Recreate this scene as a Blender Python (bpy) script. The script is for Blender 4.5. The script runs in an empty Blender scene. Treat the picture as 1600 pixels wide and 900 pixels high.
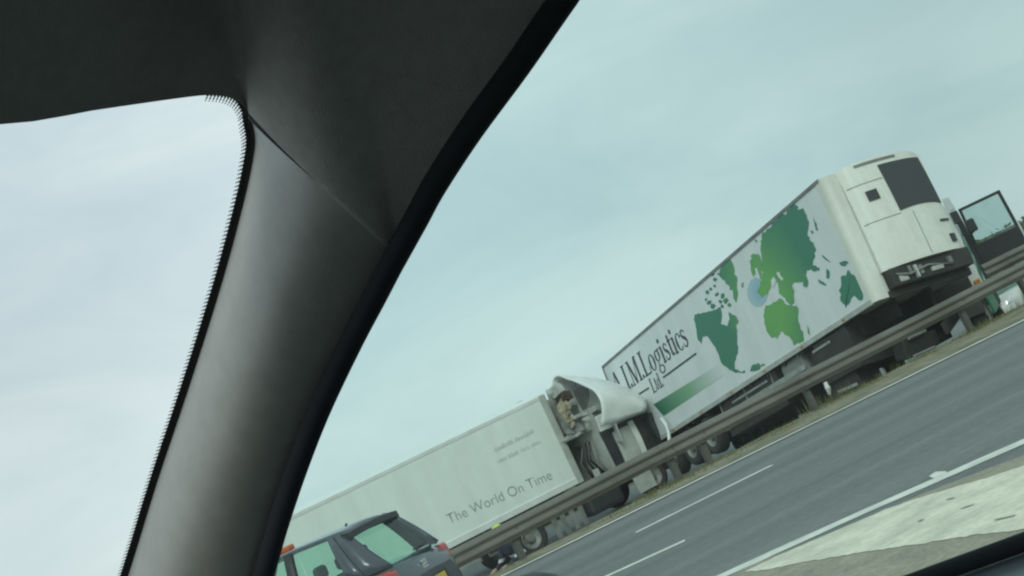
import bpy, bmesh, math, random
from mathutils import Vector, Matrix, noise as mnoise
from math import radians, sin, cos, pi, atan, atan2, degrees
random.seed(7)
scn = bpy.context.scene
col = scn.collection

# ------------------------------------------------------------------ camera
FPX, CAM_H, ROLL, YAW = 2150.0, 1.65, radians(25), radians(75)      # focal length in px of a 1600 px wide frame
PITCH = radians(6.3)
AX = Vector((cos(YAW), sin(YAW), 0)); UZ = Vector((0, 0, 1))
W_ = AX*cos(PITCH) + UZ*sin(PITCH)
R0 = Vector((sin(YAW), -cos(YAW), 0)); U0 = UZ*cos(PITCH) - AX*sin(PITCH)
CAM = Vector((0, 0, CAM_H)); CR, SR = cos(ROLL), sin(ROLL)
cd = bpy.data.cameras.new('camera'); cam = bpy.data.objects.new('camera', cd); col.objects.link(cam)
cd.sensor_width = 36; cd.lens = 36*FPX/1600; cd.clip_start = 0.02; cd.clip_end = 6000
cx = R0*CR - U0*SR; cy = R0*SR + U0*CR
m = Matrix((cx, cy, -W_)).transposed().to_4x4(); m.translation = CAM
cam.matrix_world = m; scn.camera = cam

# ------------------------------------------------------------------ sky, sun, exposure
SUN_AZ, SUN_EL = radians(-108), radians(40)                            # direction towards the sun: low right, behind the viewer
wd = bpy.data.worlds.new('World'); scn.world = wd; wd.use_nodes = True
nt = wd.node_tree; nt.nodes.clear(); N = nt.nodes.new; LK = nt.links.new
sky = N('ShaderNodeTexSky'); sky.sky_type = 'NISHITA'; sky.sun_disc = False
sky.sun_elevation = SUN_EL; sky.sun_rotation = pi/2 - SUN_AZ
tc = N('ShaderNodeTexCoord'); mp = N('ShaderNodeMapping'); mp.inputs['Scale'].default_value = (1.0, 1.0, 3.2)
mp.inputs['Rotation'].default_value = (0.35, 0.2, 0.4)
nz = N('ShaderNodeTexNoise'); nz.inputs['Scale'].default_value = 3.4; nz.inputs['Detail'].default_value = 7; nz.inputs['Roughness'].default_value = .55
nz.inputs['Distortion'].default_value = .6
rp = N('ShaderNodeValToRGB'); rp.color_ramp.elements[0].position = .3; rp.color_ramp.elements[1].position = .72
rp.color_ramp.elements[0].color = (6.1, 7.3, 7.75, 1); rp.color_ramp.elements[1].color = (8.2, 9.0, 9.1, 1)
mx = N('ShaderNodeMix'); mx.data_type = 'RGBA'; mx.inputs[0].default_value = .9
bg = N('ShaderNodeBackground'); bg.inputs[1].default_value = .1; wo = N('ShaderNodeOutputWorld')
n2 = N('ShaderNodeTexNoise'); n2.inputs['Scale'].default_value = 1.5; n2.inputs['Detail'].default_value = 2
m2_ = N('ShaderNodeMapping'); m2_.inputs['Location'].default_value = (2.2, .4, 1.7); LK(tc.outputs['Generated'], m2_.inputs[0]); LK(m2_.outputs[0], n2.inputs[0])
r2 = N('ShaderNodeMapRange'); r2.inputs['From Min'].default_value = .35; r2.inputs['From Max'].default_value = .65; r2.inputs['To Min'].default_value = .84; r2.inputs['To Max'].default_value = 1.06
LK(n2.outputs[0], r2.inputs[0]); ml = N('ShaderNodeVectorMath'); ml.operation = 'SCALE'
LK(tc.outputs['Generated'], mp.inputs[0]); LK(mp.outputs[0], nz.inputs[0]); LK(nz.outputs[0], rp.inputs[0])
LK(sky.outputs[0], mx.inputs['A']); LK(rp.outputs[0], ml.inputs[0]); LK(r2.outputs[0], ml.inputs['Scale']); LK(ml.outputs[0], mx.inputs['B']); LK(mx.outputs['Result'], bg.inputs[0]); LK(bg.outputs[0], wo.inputs[0])
sl = bpy.data.lights.new('sun', 'SUN'); sl.energy = 1.5; sl.angle = radians(25); sl.color = (1, .95, .87)
so = bpy.data.objects.new('sun', sl); col.objects.link(so)
sd = Vector((cos(SUN_AZ)*cos(SUN_EL), sin(SUN_AZ)*cos(SUN_EL), sin(SUN_EL)))
so.rotation_euler = (-sd).to_track_quat('-Z', 'Y').to_euler(); so.location = (10, -30, 60)
scn.view_settings.view_transform = 'Standard'; scn.view_settings.look = 'None'
scn.view_settings.exposure = 0.0; scn.view_settings.gamma = 1
scn.cycles.transparent_max_bounces = 24; scn.cycles.max_bounces = 8
scn.cycles.filter_width = 2.2

# ------------------------------------------------------------------ measuring helpers
def ray(x, y):
    x -= 800; y -= 450
    return W_ + R0*((CR*x - SR*y)/FPX) + U0*((-SR*x - CR*y)/FPX)
def on_z(x, y, z=0.0):
    d = ray(x, y); return CAM + d*((z-CAM_H)/d.z)
def on_y(x, y, Y):
    d = ray(x, y); return CAM + d*(Y/d.y)
def pose(pos, yaw, pit=0, rol=0):
    cy_, sy_, cp, sp, cr, sr = cos(yaw), sin(yaw), cos(pit), sin(pit), cos(rol), sin(rol)
    Rz = Matrix(((cy_, -sy_, 0), (sy_, cy_, 0), (0, 0, 1))); Ry = Matrix(((cp, 0, -sp), (0, 1, 0), (sp, 0, cp)))
    Rx = Matrix(((1, 0, 0), (0, cr, -sr), (0, sr, cr)))
    M = (Rz @ Ry @ Rx).to_4x4(); M.translation = Vector(pos); return M

# ------------------------------------------------------------------ materials
MATS = {}
def mat(name, c, rough=.5, metal=0.0, var=.15, scale=4.0, bump=0.0, bscale=60.0, c2=None, spec=.5, coat=0.0, stretch=None, detail=6, lo=.35, hi=.65, grain=0, gscale=40.0):
    if name in MATS: return MATS[name]
    M_ = bpy.data.materials.new(name); M_.use_nodes = True; t = M_.node_tree; b = t.nodes['Principled BSDF']
    b.inputs['Roughness'].default_value = rough; b.inputs['Metallic'].default_value = metal
    b.inputs['Specular IOR Level'].default_value = spec; b.inputs['Coat Weight'].default_value = coat
    co = t.nodes.new('ShaderNodeTexCoord'); mpn = t.nodes.new('ShaderNodeMapping'); t.links.new(co.outputs['Object'], mpn.inputs[0])
    if stretch: mpn.inputs['Scale'].default_value = stretch
    n = t.nodes.new('ShaderNodeTexNoise'); n.inputs['Scale'].default_value = scale; n.inputs['Detail'].default_value = detail; n.inputs['Roughness'].default_value = .6
    t.links.new(mpn.outputs[0], n.inputs[0])
    r = t.nodes.new('ShaderNodeValToRGB'); r.color_ramp.elements[0].position = lo; r.color_ramp.elements[1].position = hi
    c2 = c2 or tuple(v*(1-var) for v in c)
    r.color_ramp.elements[0].color = (*c2, 1); r.color_ramp.elements[1].color = (*c, 1)
    t.links.new(n.outputs[0], r.inputs[0]); t.links.new(r.outputs[0], b.inputs['Base Color'])
    if grain:
        g1 = t.nodes.new('ShaderNodeTexNoise'); g1.inputs['Scale'].default_value = gscale; g1.inputs['Detail'].default_value = 5; g1.inputs['Roughness'].default_value = .75
        t.links.new(co.outputs['Object'], g1.inputs[0]); g2 = t.nodes.new('ShaderNodeMapRange'); g2.inputs['From Min'].default_value = .3; g2.inputs['From Max'].default_value = .7
        g2.inputs['To Min'].default_value = 1-grain; g2.inputs['To Max'].default_value = 1+grain; t.links.new(g1.outputs[0], g2.inputs[0])
        g3 = t.nodes.new('ShaderNodeVectorMath'); g3.operation = 'SCALE'; t.links.new(r.outputs[0], g3.inputs[0]); t.links.new(g2.outputs[0], g3.inputs['Scale']); t.links.new(g3.outputs[0], b.inputs['Base Color'])
    if bump:
        n2 = t.nodes.new('ShaderNodeTexNoise'); n2.inputs['Scale'].default_value = bscale; n2.inputs['Detail'].default_value = 4
        t.links.new(co.outputs['Object'], n2.inputs[0])
        bp = t.nodes.new('ShaderNodeBump'); bp.inputs['Strength'].default_value = bump; bp.inputs['Distance'].default_value = .01
        t.links.new(n2.outputs[0], bp.inputs['Height']); t.links.new(bp.outputs[0], b.inputs['Normal'])
    MATS[name] = M_; return M_
def glass(name, tint, gloss=.06, dust=.0):
    if name in MATS: return MATS[name]
    M_ = bpy.data.materials.new(name); M_.use_nodes = True; t = M_.node_tree; t.nodes.clear()
    tr = t.nodes.new('ShaderNodeBsdfTransparent'); tr.inputs[0].default_value = (*tint, 1)
    gl = t.nodes.new('ShaderNodeBsdfGlossy'); gl.inputs['Roughness'].default_value = .03
    mxn = t.nodes.new('ShaderNodeMixShader'); mxn.inputs[0].default_value = gloss
    o = t.nodes.new('ShaderNodeOutputMaterial'); t.links.new(tr.outputs[0], mxn.inputs[1]); t.links.new(gl.outputs[0], mxn.inputs[2])
    last = mxn
    if dust:
        df = t.nodes.new('ShaderNodeBsdfTranslucent'); df.inputs[0].default_value = (.75, .8, .78, 1)
        nn = t.nodes.new('ShaderNodeTexNoise'); nn.inputs['Scale'].default_value = 9; nn.inputs['Detail'].default_value = 8
        rr = t.nodes.new('ShaderNodeMapRange'); rr.inputs['From Min'].default_value = .3; rr.inputs['From Max'].default_value = .8
        rr.inputs['To Min'].default_value = dust*.6; rr.inputs['To Max'].default_value = dust*1.6
        cc = t.nodes.new('ShaderNodeTexCoord'); t.links.new(cc.outputs['Object'], nn.inputs[0]); t.links.new(nn.outputs[0], rr.inputs[0])
        m2 = t.nodes.new('ShaderNodeMixShader'); t.links.new(rr.outputs[0], m2.inputs[0])
        t.links.new(mxn.outputs[0], m2.inputs[1]); t.links.new(df.outputs[0], m2.inputs[2]); last = m2
    t.links.new(last.outputs[0], o.inputs[0]); MATS[name] = M_; return M_

ASPH = mat('asphalt', (.195, .20, .193), .85, scale=.55, c2=(.125, .133, .13), bump=.4, bscale=90, stretch=(.05, 1.5, 1), lo=.36, hi=.64, detail=9, grain=.2, gscale=9)
WHITE_LINE = mat('road_paint', (.80, .79, .72), .7, c2=(.60, .59, .53), scale=5, bump=.2)
GRASSG = mat('grass_ground', (.12, .125, .05), .95, c2=(.085, .075, .045), scale=.9, bump=.8, bscale=14)
DIRT = mat('verge_dirt', (.27, .235, .17), .95, c2=(.15, .15, .09), scale=1.6, bump=.7, bscale=25, lo=.38, hi=.6)
SHOULDER = mat('shoulder_tarmac', (.36, .325, .25), .95, c2=(.26, .24, .185), scale=3.2, bump=.7, bscale=60, grain=.3, gscale=22)
STEEL = mat('galvanised_steel', (.19, .183, .158), .65, .15, c2=(.12, .112, .093), scale=1.6, bump=.1, stretch=(.4, 1, 1.5))
STEELP = mat('galvanised_post', (.14, .135, .12), .65, .2, c2=(.08, .075, .065), scale=3)
WPAINT = mat('white_panel', (.76, .79, .785), .38, c2=(.68, .71, .705), scale=.8, bump=.04, bscale=3, stretch=(2.0, 1, .3), grain=.03, gscale=3)
FWHITE = mat('aged_white_panel', (.80, .86, .81), .45, c2=(.73, .785, .735), scale=.8, bump=.05, bscale=2.5, stretch=(2.2, 1, .28), grain=.035, gscale=2.5)
CREAM = mat('cream_housing', (.785, .78, .715), .42, c2=(.69, .67, .59), scale=1.2, bump=.06, bscale=5, stretch=(1, 2.5, .5), grain=.05, gscale=6)
CABW = mat('white_cab_paint', (.76, .78, .76), .35, c2=(.66, .67, .64), scale=1.6, bump=.05, bscale=6)
GREYW = mat('grey_white_panel', (.50, .52, .485), .55, c2=(.36, .37, .34), scale=1.8, bump=.1, bscale=8)
DKPL = mat('dark_plastic', (.035, .037, .04), .55, var=.3, scale=5)
BLACK = mat('black_chassis', (.022, .022, .021), .75, c2=(.04, .037, .031), scale=4, bump=.2, bscale=30)
RUB = mat('tyre_rubber', (.024, .024, .025), .85, c2=(.04, .038, .034), scale=8, bump=.2)
GRILL = mat('grille_mesh', (.055, .06, .065), .7, var=.3, scale=30, bump=.3, bscale=120)
ALU = mat('dull_aluminium', (.42, .43, .42), .5, .5, c2=(.28, .29, .28), scale=4)
RIM = mat('steel_rim', (.30, .30, .28), .55, .4, c2=(.17, .165, .15), scale=7)
PMETAL = mat('grey_metal', (.27, .275, .26), .6, .2, c2=(.17, .17, .155), scale=3)
TRIM = mat('pillar_plastic', (.27, .28, .255), .38, c2=(.245, .255, .23), scale=30, bump=.10, bscale=800, spec=1.0, grain=.05, gscale=60)
HEADL = mat('headliner_fabric', (.40, .40, .375), .95, c2=(.37, .37, .345), scale=60, bump=.25, bscale=800, grain=.06, gscale=120)
SEAL = mat('rubber_seal', (.02, .023, .03), .9, var=.2, scale=20)
GREEN = mat('green_livery', (.02, .24, .12), .45, var=.25, scale=3)
LETTER = mat('dark_lettering', (.04, .055, .07), .5, var=.3, scale=6)
GLETTER = mat('grey_lettering', (.33, .38, .345), .6, var=.2, scale=6)
FLETTER = mat('faded_lettering', (.52, .58, .53), .7, c2=(.62, .68, .62), scale=4)
ORANGE = mat('orange_board', (.55, .22, .02), .5, var=.3, scale=9)
NAVY = mat('dark_car_paint', (.07, .08, .10), .25, var=.2, scale=2, coat=.6)
REDL = mat('red_lens', (.52, .05, .035), .2, var=.25, scale=12, coat=.5)
PLATE = mat('yellow_plate', (.72, .52, .06), .4, var=.1, scale=4)
CHROME = mat('bright_badge', (.75, .75, .75), .25, .6, var=.1)
TAN = mat('torn_foam', (.50, .44, .31), .95, c2=(.24, .18, .11), scale=9, bump=.8, bscale=20)
GL_TRUCK = glass('cab_glass', (.66, .80, .77), .12, .05)
GL_CAR = glass('car_glass', (.74, .97, .87), .12, .06)
GL_WIND = glass('windscreen_glass', (.96, .985, .97), .015, .012)
GL_SIDE = glass('side_window_glass', (.72, .875, .845), .015, .03)

# gradient prints on the trailer side
def grad_mat(name, centre, rad, cin, cout):
    M_ = bpy.data.materials.new(name); M_.use_nodes = True; t = M_.node_tree; b = t.nodes['Principled BSDF']; b.inputs['Roughness'].default_value = .45
    co = t.nodes.new('ShaderNodeTexCoord'); vm = t.nodes.new('ShaderNodeVectorMath'); vm.operation = 'DISTANCE'; vm.inputs[1].default_value = centre
    n = t.nodes.new('ShaderNodeTexNoise'); n.inputs['Scale'].default_value = 1.3; t.links.new(co.outputs['Object'], n.inputs[0])
    ad = t.nodes.new('ShaderNodeMath'); ad.operation = 'MULTIPLY_ADD'; ad.inputs[1].default_value = .8
    t.links.new(co.outputs['Object'], vm.inputs[0]); t.links.new(n.outputs[0], ad.inputs[0]); t.links.new(vm.outputs['Value'], ad.inputs[2])
    mr = t.nodes.new('ShaderNodeMapRange'); mr.inputs['From Min'].default_value = rad[0]; mr.inputs['From Max'].default_value = rad[1]
    t.links.new(ad.outputs[0], mr.inputs[0])
    mxn = t.nodes.new('ShaderNodeMix'); mxn.data_type = 'RGBA'; mxn.inputs['A'].default_value = (*cin, 1); mxn.inputs['B'].default_value = (*cout, 1)
    t.links.new(mr.outputs[0], mxn.inputs[0]); t.links.new(mxn.outputs['Result'], b.inputs['Base Color']); return M_

# ------------------------------------------------------------------ mesh helpers
class MB:
    def __init__(s): s.v = []; s.f = []
    def add(s, vs, fs):
        o = len(s.v); s.v += [tuple(v) for v in vs]; s.f += [tuple(i+o for i in f) for f in fs]; return s
    def box(s, x0, x1, y0, y1, z0, z1):
        return s.add([(x0,y0,z0),(x1,y0,z0),(x1,y1,z0),(x0,y1,z0),(x0,y0,z1),(x1,y0,z1),(x1,y1,z1),(x0,y1,z1)],
                     [(0,3,2,1),(4,5,6,7),(0,1,5,4),(1,2,6,5),(2,3,7,6),(3,0,4,7)])
    def hexa(s, b, t):                       # four bottom, four top points
        return s.add(list(b)+list(t), [(0,3,2,1),(4,5,6,7),(0,1,5,4),(1,2,6,5),(2,3,7,6),(3,0,4,7)])
    def prism_y(s, poly, y0, y1):            # poly in x,z
        n = len(poly)
        return s.add([(x,y0,z) for x,z in poly]+[(x,y1,z) for x,z in poly],
                     [tuple(range(n)), tuple(range(2*n-1,n-1,-1))]+[(i,n+i,n+(i+1)%n,(i+1)%n) for i in range(n)])
    def prism_x(s, poly, x0, x1):            # poly in y,z
        n = len(poly)
        return s.add([(x0,y,z) for y,z in poly]+[(x1,y,z) for y,z in poly],
                     [tuple(range(n)), tuple(range(2*n-1,n-1,-1))]+[(i,n+i,n+(i+1)%n,(i+1)%n) for i in range(n)])
    def prism_z(s, poly, z0, z1):
        n = len(poly)
        return s.add([(x,y,z0) for x,y in poly]+[(x,y,z1) for x,y in poly],
                     [tuple(range(n-1,-1,-1)), tuple(range(n,2*n))]+[(i,(i+1)%n,n+(i+1)%n,n+i) for i in range(n)])
    def tube(s, pts, r, n=8, cap=True):
        pts = [Vector(p) for p in pts]; rs = r if isinstance(r, (list, tuple)) else [r]*len(pts); vs = []; fs = []
        up = Vector((0, 0, 1))
        for i, p in enumerate(pts):
            d = (pts[min(i+1, len(pts)-1)]-pts[max(i-1, 0)]).normalized()
            a = d.cross(up if abs(d.z) < .95 else Vector((1, 0, 0))).normalized(); b = d.cross(a)
            for k in range(n):
                q = 2*pi*k/n; vs.append(p+(a*cos(q)+b*sin(q))*rs[i])
        for i in range(len(pts)-1):
            for k in range(n):
                k2 = (k+1) % n; fs.append((i*n+k, i*n+k2, (i+1)*n+k2, (i+1)*n+k))
        if cap: fs += [tuple(range(n-1, -1, -1)), tuple(range((len(pts)-1)*n, len(pts)*n))]
        return s.add(vs, fs)
    def grid(s, rows):
        n = len(rows[0]); vs = [p for r in rows for p in r]
        return s.add(vs, [(i*n+j, i*n+j+1, (i+1)*n+j+1, (i+1)*n+j) for i in range(len(rows)-1) for j in range(n-1)])
    def lathe_y(s, prof, n=24, c=(0, 0, 0)):   # prof: (radius, y) closed loop
        m_ = len(prof); vs = []
        for k in range(n):
            a = 2*pi*k/n
            vs += [(c[0]+r*cos(a), c[1]+y, c[2]+r*sin(a)) for r, y in prof]
        return s.add(vs, [(k*m_+i, k*m_+(i+1) % m_, ((k+1) % n)*m_+(i+1) % m_, ((k+1) % n)*m_+i) for k in range(n) for i in range(m_)])
    def build(s, name, material, parent=None, bevel=0, smooth=False, thick=0, offset=0, sub=0):
        me = bpy.data.meshes.new(name); me.from_pydata(s.v, [], s.f); me.update()
        bm = bmesh.new(); bm.from_mesh(me)
        if len(bm.faces) < 60000: bmesh.ops.recalc_face_normals(bm, faces=bm.faces)
        bm.to_mesh(me); bm.free()
        me.materials.append(material)
        o = bpy.data.objects.new(name, me); col.objects.link(o)
        if parent: o.parent = parent
        if smooth:
            for p in me.polygons: p.use_smooth = True
        if sub:
            q = o.modifiers.new('s', 'SUBSURF'); q.levels = q.render_levels = sub
        if thick:
            q = o.modifiers.new('t', 'SOLIDIFY'); q.thickness = thick; q.offset = offset
        if bevel:
            q = o.modifiers.new('b', 'BEVEL'); q.width = bevel; q.segments = 2; q.limit_method = 'ANGLE'; q.angle_limit = radians(40)
        return o
def bx(name, material, parent, *a, bevel=.01): return MB().box(*a).build(name, material, parent, bevel)
def tag(o, label=None, cat=None, group=None, kind=None):
    if label: o['label'] = label
    if cat: o['category'] = cat
    if group: o['group'] = group
    if kind: o['kind'] = kind
    return o
def empty(name, M_, label, cat, group=None):
    o = bpy.data.objects.new(name, None); col.objects.link(o); o.matrix_world = M_; o.empty_display_size = .3
    return tag(o, label, cat, group)

# ------------------------------------------------------------------ ground, carriageways, markings
LOW = -1.0
def bar_y(x): return 22.5 + .205*(x-4) if x > -10 else 22.5 + .205*(-14)
def ground_z(x, y):
    t = (y-bar_y(x)-.55)/4.6; t = max(0, min(1, t)); t = t*t*(3-2*t)
    return LOW*t
g = MB(); xs = [-900, -300, -120, -60]+[-40+1.0*i for i in range(121)]+[100, 160, 300, 900]
rows = []
for i, x in enumerate(xs):
    yb = bar_y(min(max(x, -40), 80))
    ys = [-900, -200, -40, 0, 15, 20, yb-1, yb]+[yb+.4*k for k in range(1, 16)]+[yb+8, yb+12, 60, 90, 160, 400, 3000]
    rows.append([(x, y, ground_z(min(max(x, -40), 80), y)-.02+(mnoise.noise((x*.6, y*.6, 0))*.05 if yb+.3 < y < yb+6 else 0)) for y in ys])
tag(g.grid(rows).build('ground', GRASSG, smooth=True), kind='structure')
rd = MB().add([(-300, -60, 0), (300, -60, 0), (300, 22.05, 0), (-300, 22.05, 0)], [(0, 1, 2, 3)]).build('road', ASPH)
tag(rd, kind='structure')
vg = MB(); rows = []
for i in range(200):
    x = -30+.4*i
    rows.append([(x, 22.0+.06*mnoise.noise((x*2, 1, 0)), .012), (x, 22.3, .03+.02*mnoise.noise((x*1.7, 3, 0))), (x, (22.4+bar_y(x))/2+.1, .045+.02*mnoise.noise((x*1.3, 7, 0))), (x, max(bar_y(x)+.3, 22.7), .03+.02*mnoise.noise((x, 5, 0)))])
tag(vg.grid(rows).build('verge', DIRT, smooth=True), kind='structure')
orows = []
for i in range(121):
    x = -60+1.5*i
    orows.append([(x, bar_y(min(max(x, -40), 80))+7.4+3.5*k, LOW-.003) for k in range(5)])
tag(MB().grid(orows).build('opposite_carriageway', ASPH), kind='structure')

def strip(name, pts, w, z=.005, parent=rd, material=WHITE_LINE, jitter=.0):
    pts = [Vector((p[0], p[1], 0)) for p in pts]; rows = []
    for i, p in enumerate(pts):
        d = (pts[min(i+1, len(pts)-1)]-pts[max(i-1, 0)]).normalized(); nn = Vector((-d.y, d.x, 0))
        j = random.uniform(-jitter, jitter)
        rows.append([tuple(p-nn*(w/2+j))[:2]+(z,), tuple(p+nn*(w/2+j))[:2]+(z,)])
    return MB().grid(rows).build(name, material, parent)
strip('edge_line', [(-80+.5*i, 21.72) for i in range(360)], .25, z=.014, jitter=.012)
for k in range(-4, 8):
    strip('lane_dash', [(5.03+9*k+.2*i, 18.3) for i in range(12)], .18, jitter=.006)
for k in range(-3, 5):
    o = Vector((4.54, 14.81, 0)); d = Vector((-.89, .30, 0)).normalized()
    strip('lane_dash', [tuple(o+d*(9*k+.25*i))[:2] for i in range(9)], .18, jitter=.006)
strip('solid_line', [(15, 6.2), (9, 8.75), (7.4, 9.55), (6.11, 10.22), (5.4, 10.53), (4.82, 10.79), (4.2, 11.02), (3.61, 11.22), (1.5, 11.95), (-4, 13.6), (-20, 17.5)], .27, jitter=.012)
bl = MB(); bl.add([tuple(on_z(*q))[:2]+(.0062,) for q in [(1452, 745), (1462, 738), (1478, 737), (1486, 745), (1468, 752)]], [(0, 1, 2, 3, 4)])
bl.build('paint_blot', WHITE_LINE, rd)
SP = [(1118, 912), (1172, 884), (1300, 832), (1430, 777), (1480, 757), (1600, 712), (1900, 600)]
SQ = [(1110, 960), (1180, 960), (1300, 960), (1430, 990), (1480, 1000), (1700, 1000), (2100, 900)]
sh = MB().grid([[tuple(on_z(*a))[:2]+(.004,), tuple(on_z(*b))[:2]+(.004,)] for a, b in zip(SP, SQ)]).build('shoulder', SHOULDER, rd)
WEDGE = mat('worn_white_paint', (.76, .715, .58), .85, c2=(.55, .52, .42), scale=2.4, bump=.5, bscale=40, stretch=(1, 1.3, 1), lo=.32, hi=.6, detail=10, grain=.16, gscale=14)
wp = [(1162, 896), (1200, 877), (1300, 834), (1385, 797), (1440, 778), (1470, 769), (1530, 752), (1600, 729), (1750, 690), (1950, 650), (2000, 720), (1900, 770), (1600, 829), (1560, 834), (1520, 838), (1440, 851), (1350, 864), (1260, 879), (1200, 891)]
wq = []
for a, b in zip(wp, wp[1:]+wp[:1]):
    A, B = on_z(*a), on_z(*b); k = max(1, int((B-A).length/.06))
    for j in range(k):
        p = A.lerp(B, j/k); wq.append((p.x+random.gauss(0, .008), p.y+random.gauss(0, .010), .008))
MB().add(wq, [tuple(range(len(wq)))]).build('painted_nose', WEDGE, rd)
for a, b, w_ in [((1500, 798), (1524, 790), .035), ((1556, 815), (1588, 808), .03), ((1437, 816), (1443, 815), .06), ((1480, 783), (1492, 780), .03)]:
    strip('scuff', [tuple(on_z(*a))[:2], tuple((on_z(*a)+on_z(*b))/2)[:2], tuple(on_z(*b))[:2]], w_*.7, .015, rd, mat('scuff_mark', (.42, .40, .32), .9, var=.3, scale=9), .008)

# grass along the barrier foot and on the bank
gr = MB()
def blade(x, y, z, h_, w_, lean):
    a = random.uniform(0, 2*pi); dx, dy = cos(a)*w_, sin(a)*w_; b = random.uniform(0, 2*pi); lx, ly = cos(b)*lean, sin(b)*lean
    gr.add([(x-dx, y-dy, z), (x+dx, y+dy, z), (x+lx, y+ly, z+h_)], [(0, 1, 2)])
for i in range(20000):
    x = random.uniform(-4, 26); d = random.choice((random.gauss(-.12, .25), random.gauss(-.3, .3), random.uniform(.1, 3.5)))
    y = bar_y(x)+d
    if y < 22.3: continue
    lush = x > 17.2 or abs(x-11.35) < .45 or abs(x-13.0) < .4 or (x < 8.4 and d < 0)
    if d > .25 and not lush: continue
    clump = mnoise.noise((x*.9, y*.9, 4))
    if clump < -.05 and random.random() < .85: continue
    blade(x, y, ground_z(x, y), random.uniform(.03, .10)*(1+max(0, clump)*1.5)*(2.2 if lush and d > .1 else 1), random.uniform(.006, .014), random.uniform(.02, .08))
tag(gr.build('grass', mat('grass_blades', (.19, .19, .07), .8, c2=(.10, .115, .04), scale=1.2)), 'rough yellow green grass along the foot of the crash barrier', 'grass', kind='stuff')

# hedgerow beyond the far carriageway
hg = MB()
for i in range(9000):
    x = random.uniform(-30, 75); y = 52+.205*x*.6+random.gauss(0, .7)
    top = 1.55+.35*mnoise.noise((x*.35, 0, 9))+.2*mnoise.noise((x*1.4, 2, 9))
    z = LOW+(top-LOW)*random.random()**.7
    c_ = Vector((x, y, z)); s_ = random.uniform(.09, .2)
    a = Vector((random.gauss(0, 1), random.gauss(0, 1), random.gauss(0, 1))).normalized(); b = a.orthogonal().normalized()
    hg.add([c_+a*s_, c_+b*s_*.6, c_-a*s_, c_-b*s_*.6], [(0, 1, 2, 3)])
tag(hg.build('hedgerow', mat('hedge_leaves', (.085, .095, .04), .8, c2=(.045, .055, .022), scale=1.1)), 'low olive green hedge beyond the far carriageway', 'hedge', kind='stuff')

# ------------------------------------------------------------------ crash barrier
def make_barrier(name, label, fy, fz, x0, x1, posts, step=1.0):
    root = empty(name, Matrix.Identity(4), label, 'crash barrier', 'steel crash barriers')
    prof = [(0, 0), (-.015, .012), (-.03, .03), (-.085, .068), (-.09, .085), (-.085, .10), (-.02, .14), (-.012, .155), (-.02, .17), (-.085, .21), (-.09, .225), (-.085, .242), (-.03, .285), (-.005, .305), (.012, .31)]
    n = int((x1-x0)/step)+1; rows = []
    for i in range(n):
        x = x0+step*i; dz = .006*mnoise.noise((x*.8, 0, 3)); dy = .01*mnoise.noise((x*.6, 5, 3))
        rows.append([(x, fy(x)+d*.6+dy, fz(x)-.31+z+dz) for d, z in prof])
    MB().grid(rows).build('beam', STEEL, root, smooth=False, thick=.006)
    for k, x in enumerate(posts):
        if k % 2: continue
        MB().grid([[(x+dx, fy(x+dx)+d*.6-.009, fz(x+dx)-.31+z*1.01) for d, z in prof] for dx in (-.17, .17)]).build('splice', STEEL, root, thick=.005)
        for dx in (-.11, .11):
            for z in (.09, .22): 
                bt = MB().lathe_y([(.001, -.014), (.014, -.01), (.016, 0), (.001, 0)], 8).build('bolt', STEELP, root); bt.location = (x+dx, fy(x+dx)-.066, fz(x)-.31+z)
    for px in posts:
        zg = min(0, ground_z(px, fy(px)))
        q = MB(); h_ = fz(px)-.02
        q.box(-.055, .055, .0, .008, zg-.3, h_).box(-.055, -.047, .008, .11, zg-.3, h_).box(.047, .055, .008, .11, zg-.3, h_)
        q.box(-.03, .03, -.035, -.002, h_-.22, h_-.07)
        p = q.build('post', STEELP, root); p.location = (px, fy(px)+.05, 0); p.rotation_euler = (0, random.uniform(-.03, .03), .2)
    for px in posts:
        for dx in (-.9, .9):
            q = MB().lathe_y([(.001, -.018), (.016, -.012), (.018, 0), (.001, 0)], 8); bt = q.build('bolt', STEELP, root); bt.location = (px+dx*.1, fy(px)-.012, fz(px)-.155)
    return root
make_barrier('crash_barrier', 'long grey corrugated steel crash barrier along the road verge', bar_y, lambda x: .70+.0105*(x-4), -30, 46, [-18.1, -14.9, -11.7, -8.5, -5.3, -2.1, 1.1, 4.3, 7.55, 8.25, 10.75, 14.9, 18.1, 21.3, 24.5, 27.7, 30.9])
def by2(x): return 26.6+.205*(x-16)
make_barrier('crash_barrier', 'second grey beam rising behind the main barrier below the open lorry door', by2, lambda x: 1.09+.004*(x-16), 17.0, 40, [17.9, 21.1, 24.3, 27.5])

def smoothc(pts, n):                                     # Catmull-Rom resample
    out = []
    for i in range(n):
        t = i/(n-1)*(len(pts)-1); k = min(int(t), len(pts)-2); u = t-k
        p0, p1, p2, p3 = pts[max(k-1, 0)], pts[k], pts[k+1], pts[min(k+2, len(pts)-1)]
        out.append(.5*((2*p1)+(p2-p0)*u+(2*p0-5*p1+4*p2-p3)*u*u+(3*p1-p0-3*p2+p3)*u**3))
    return out
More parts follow.
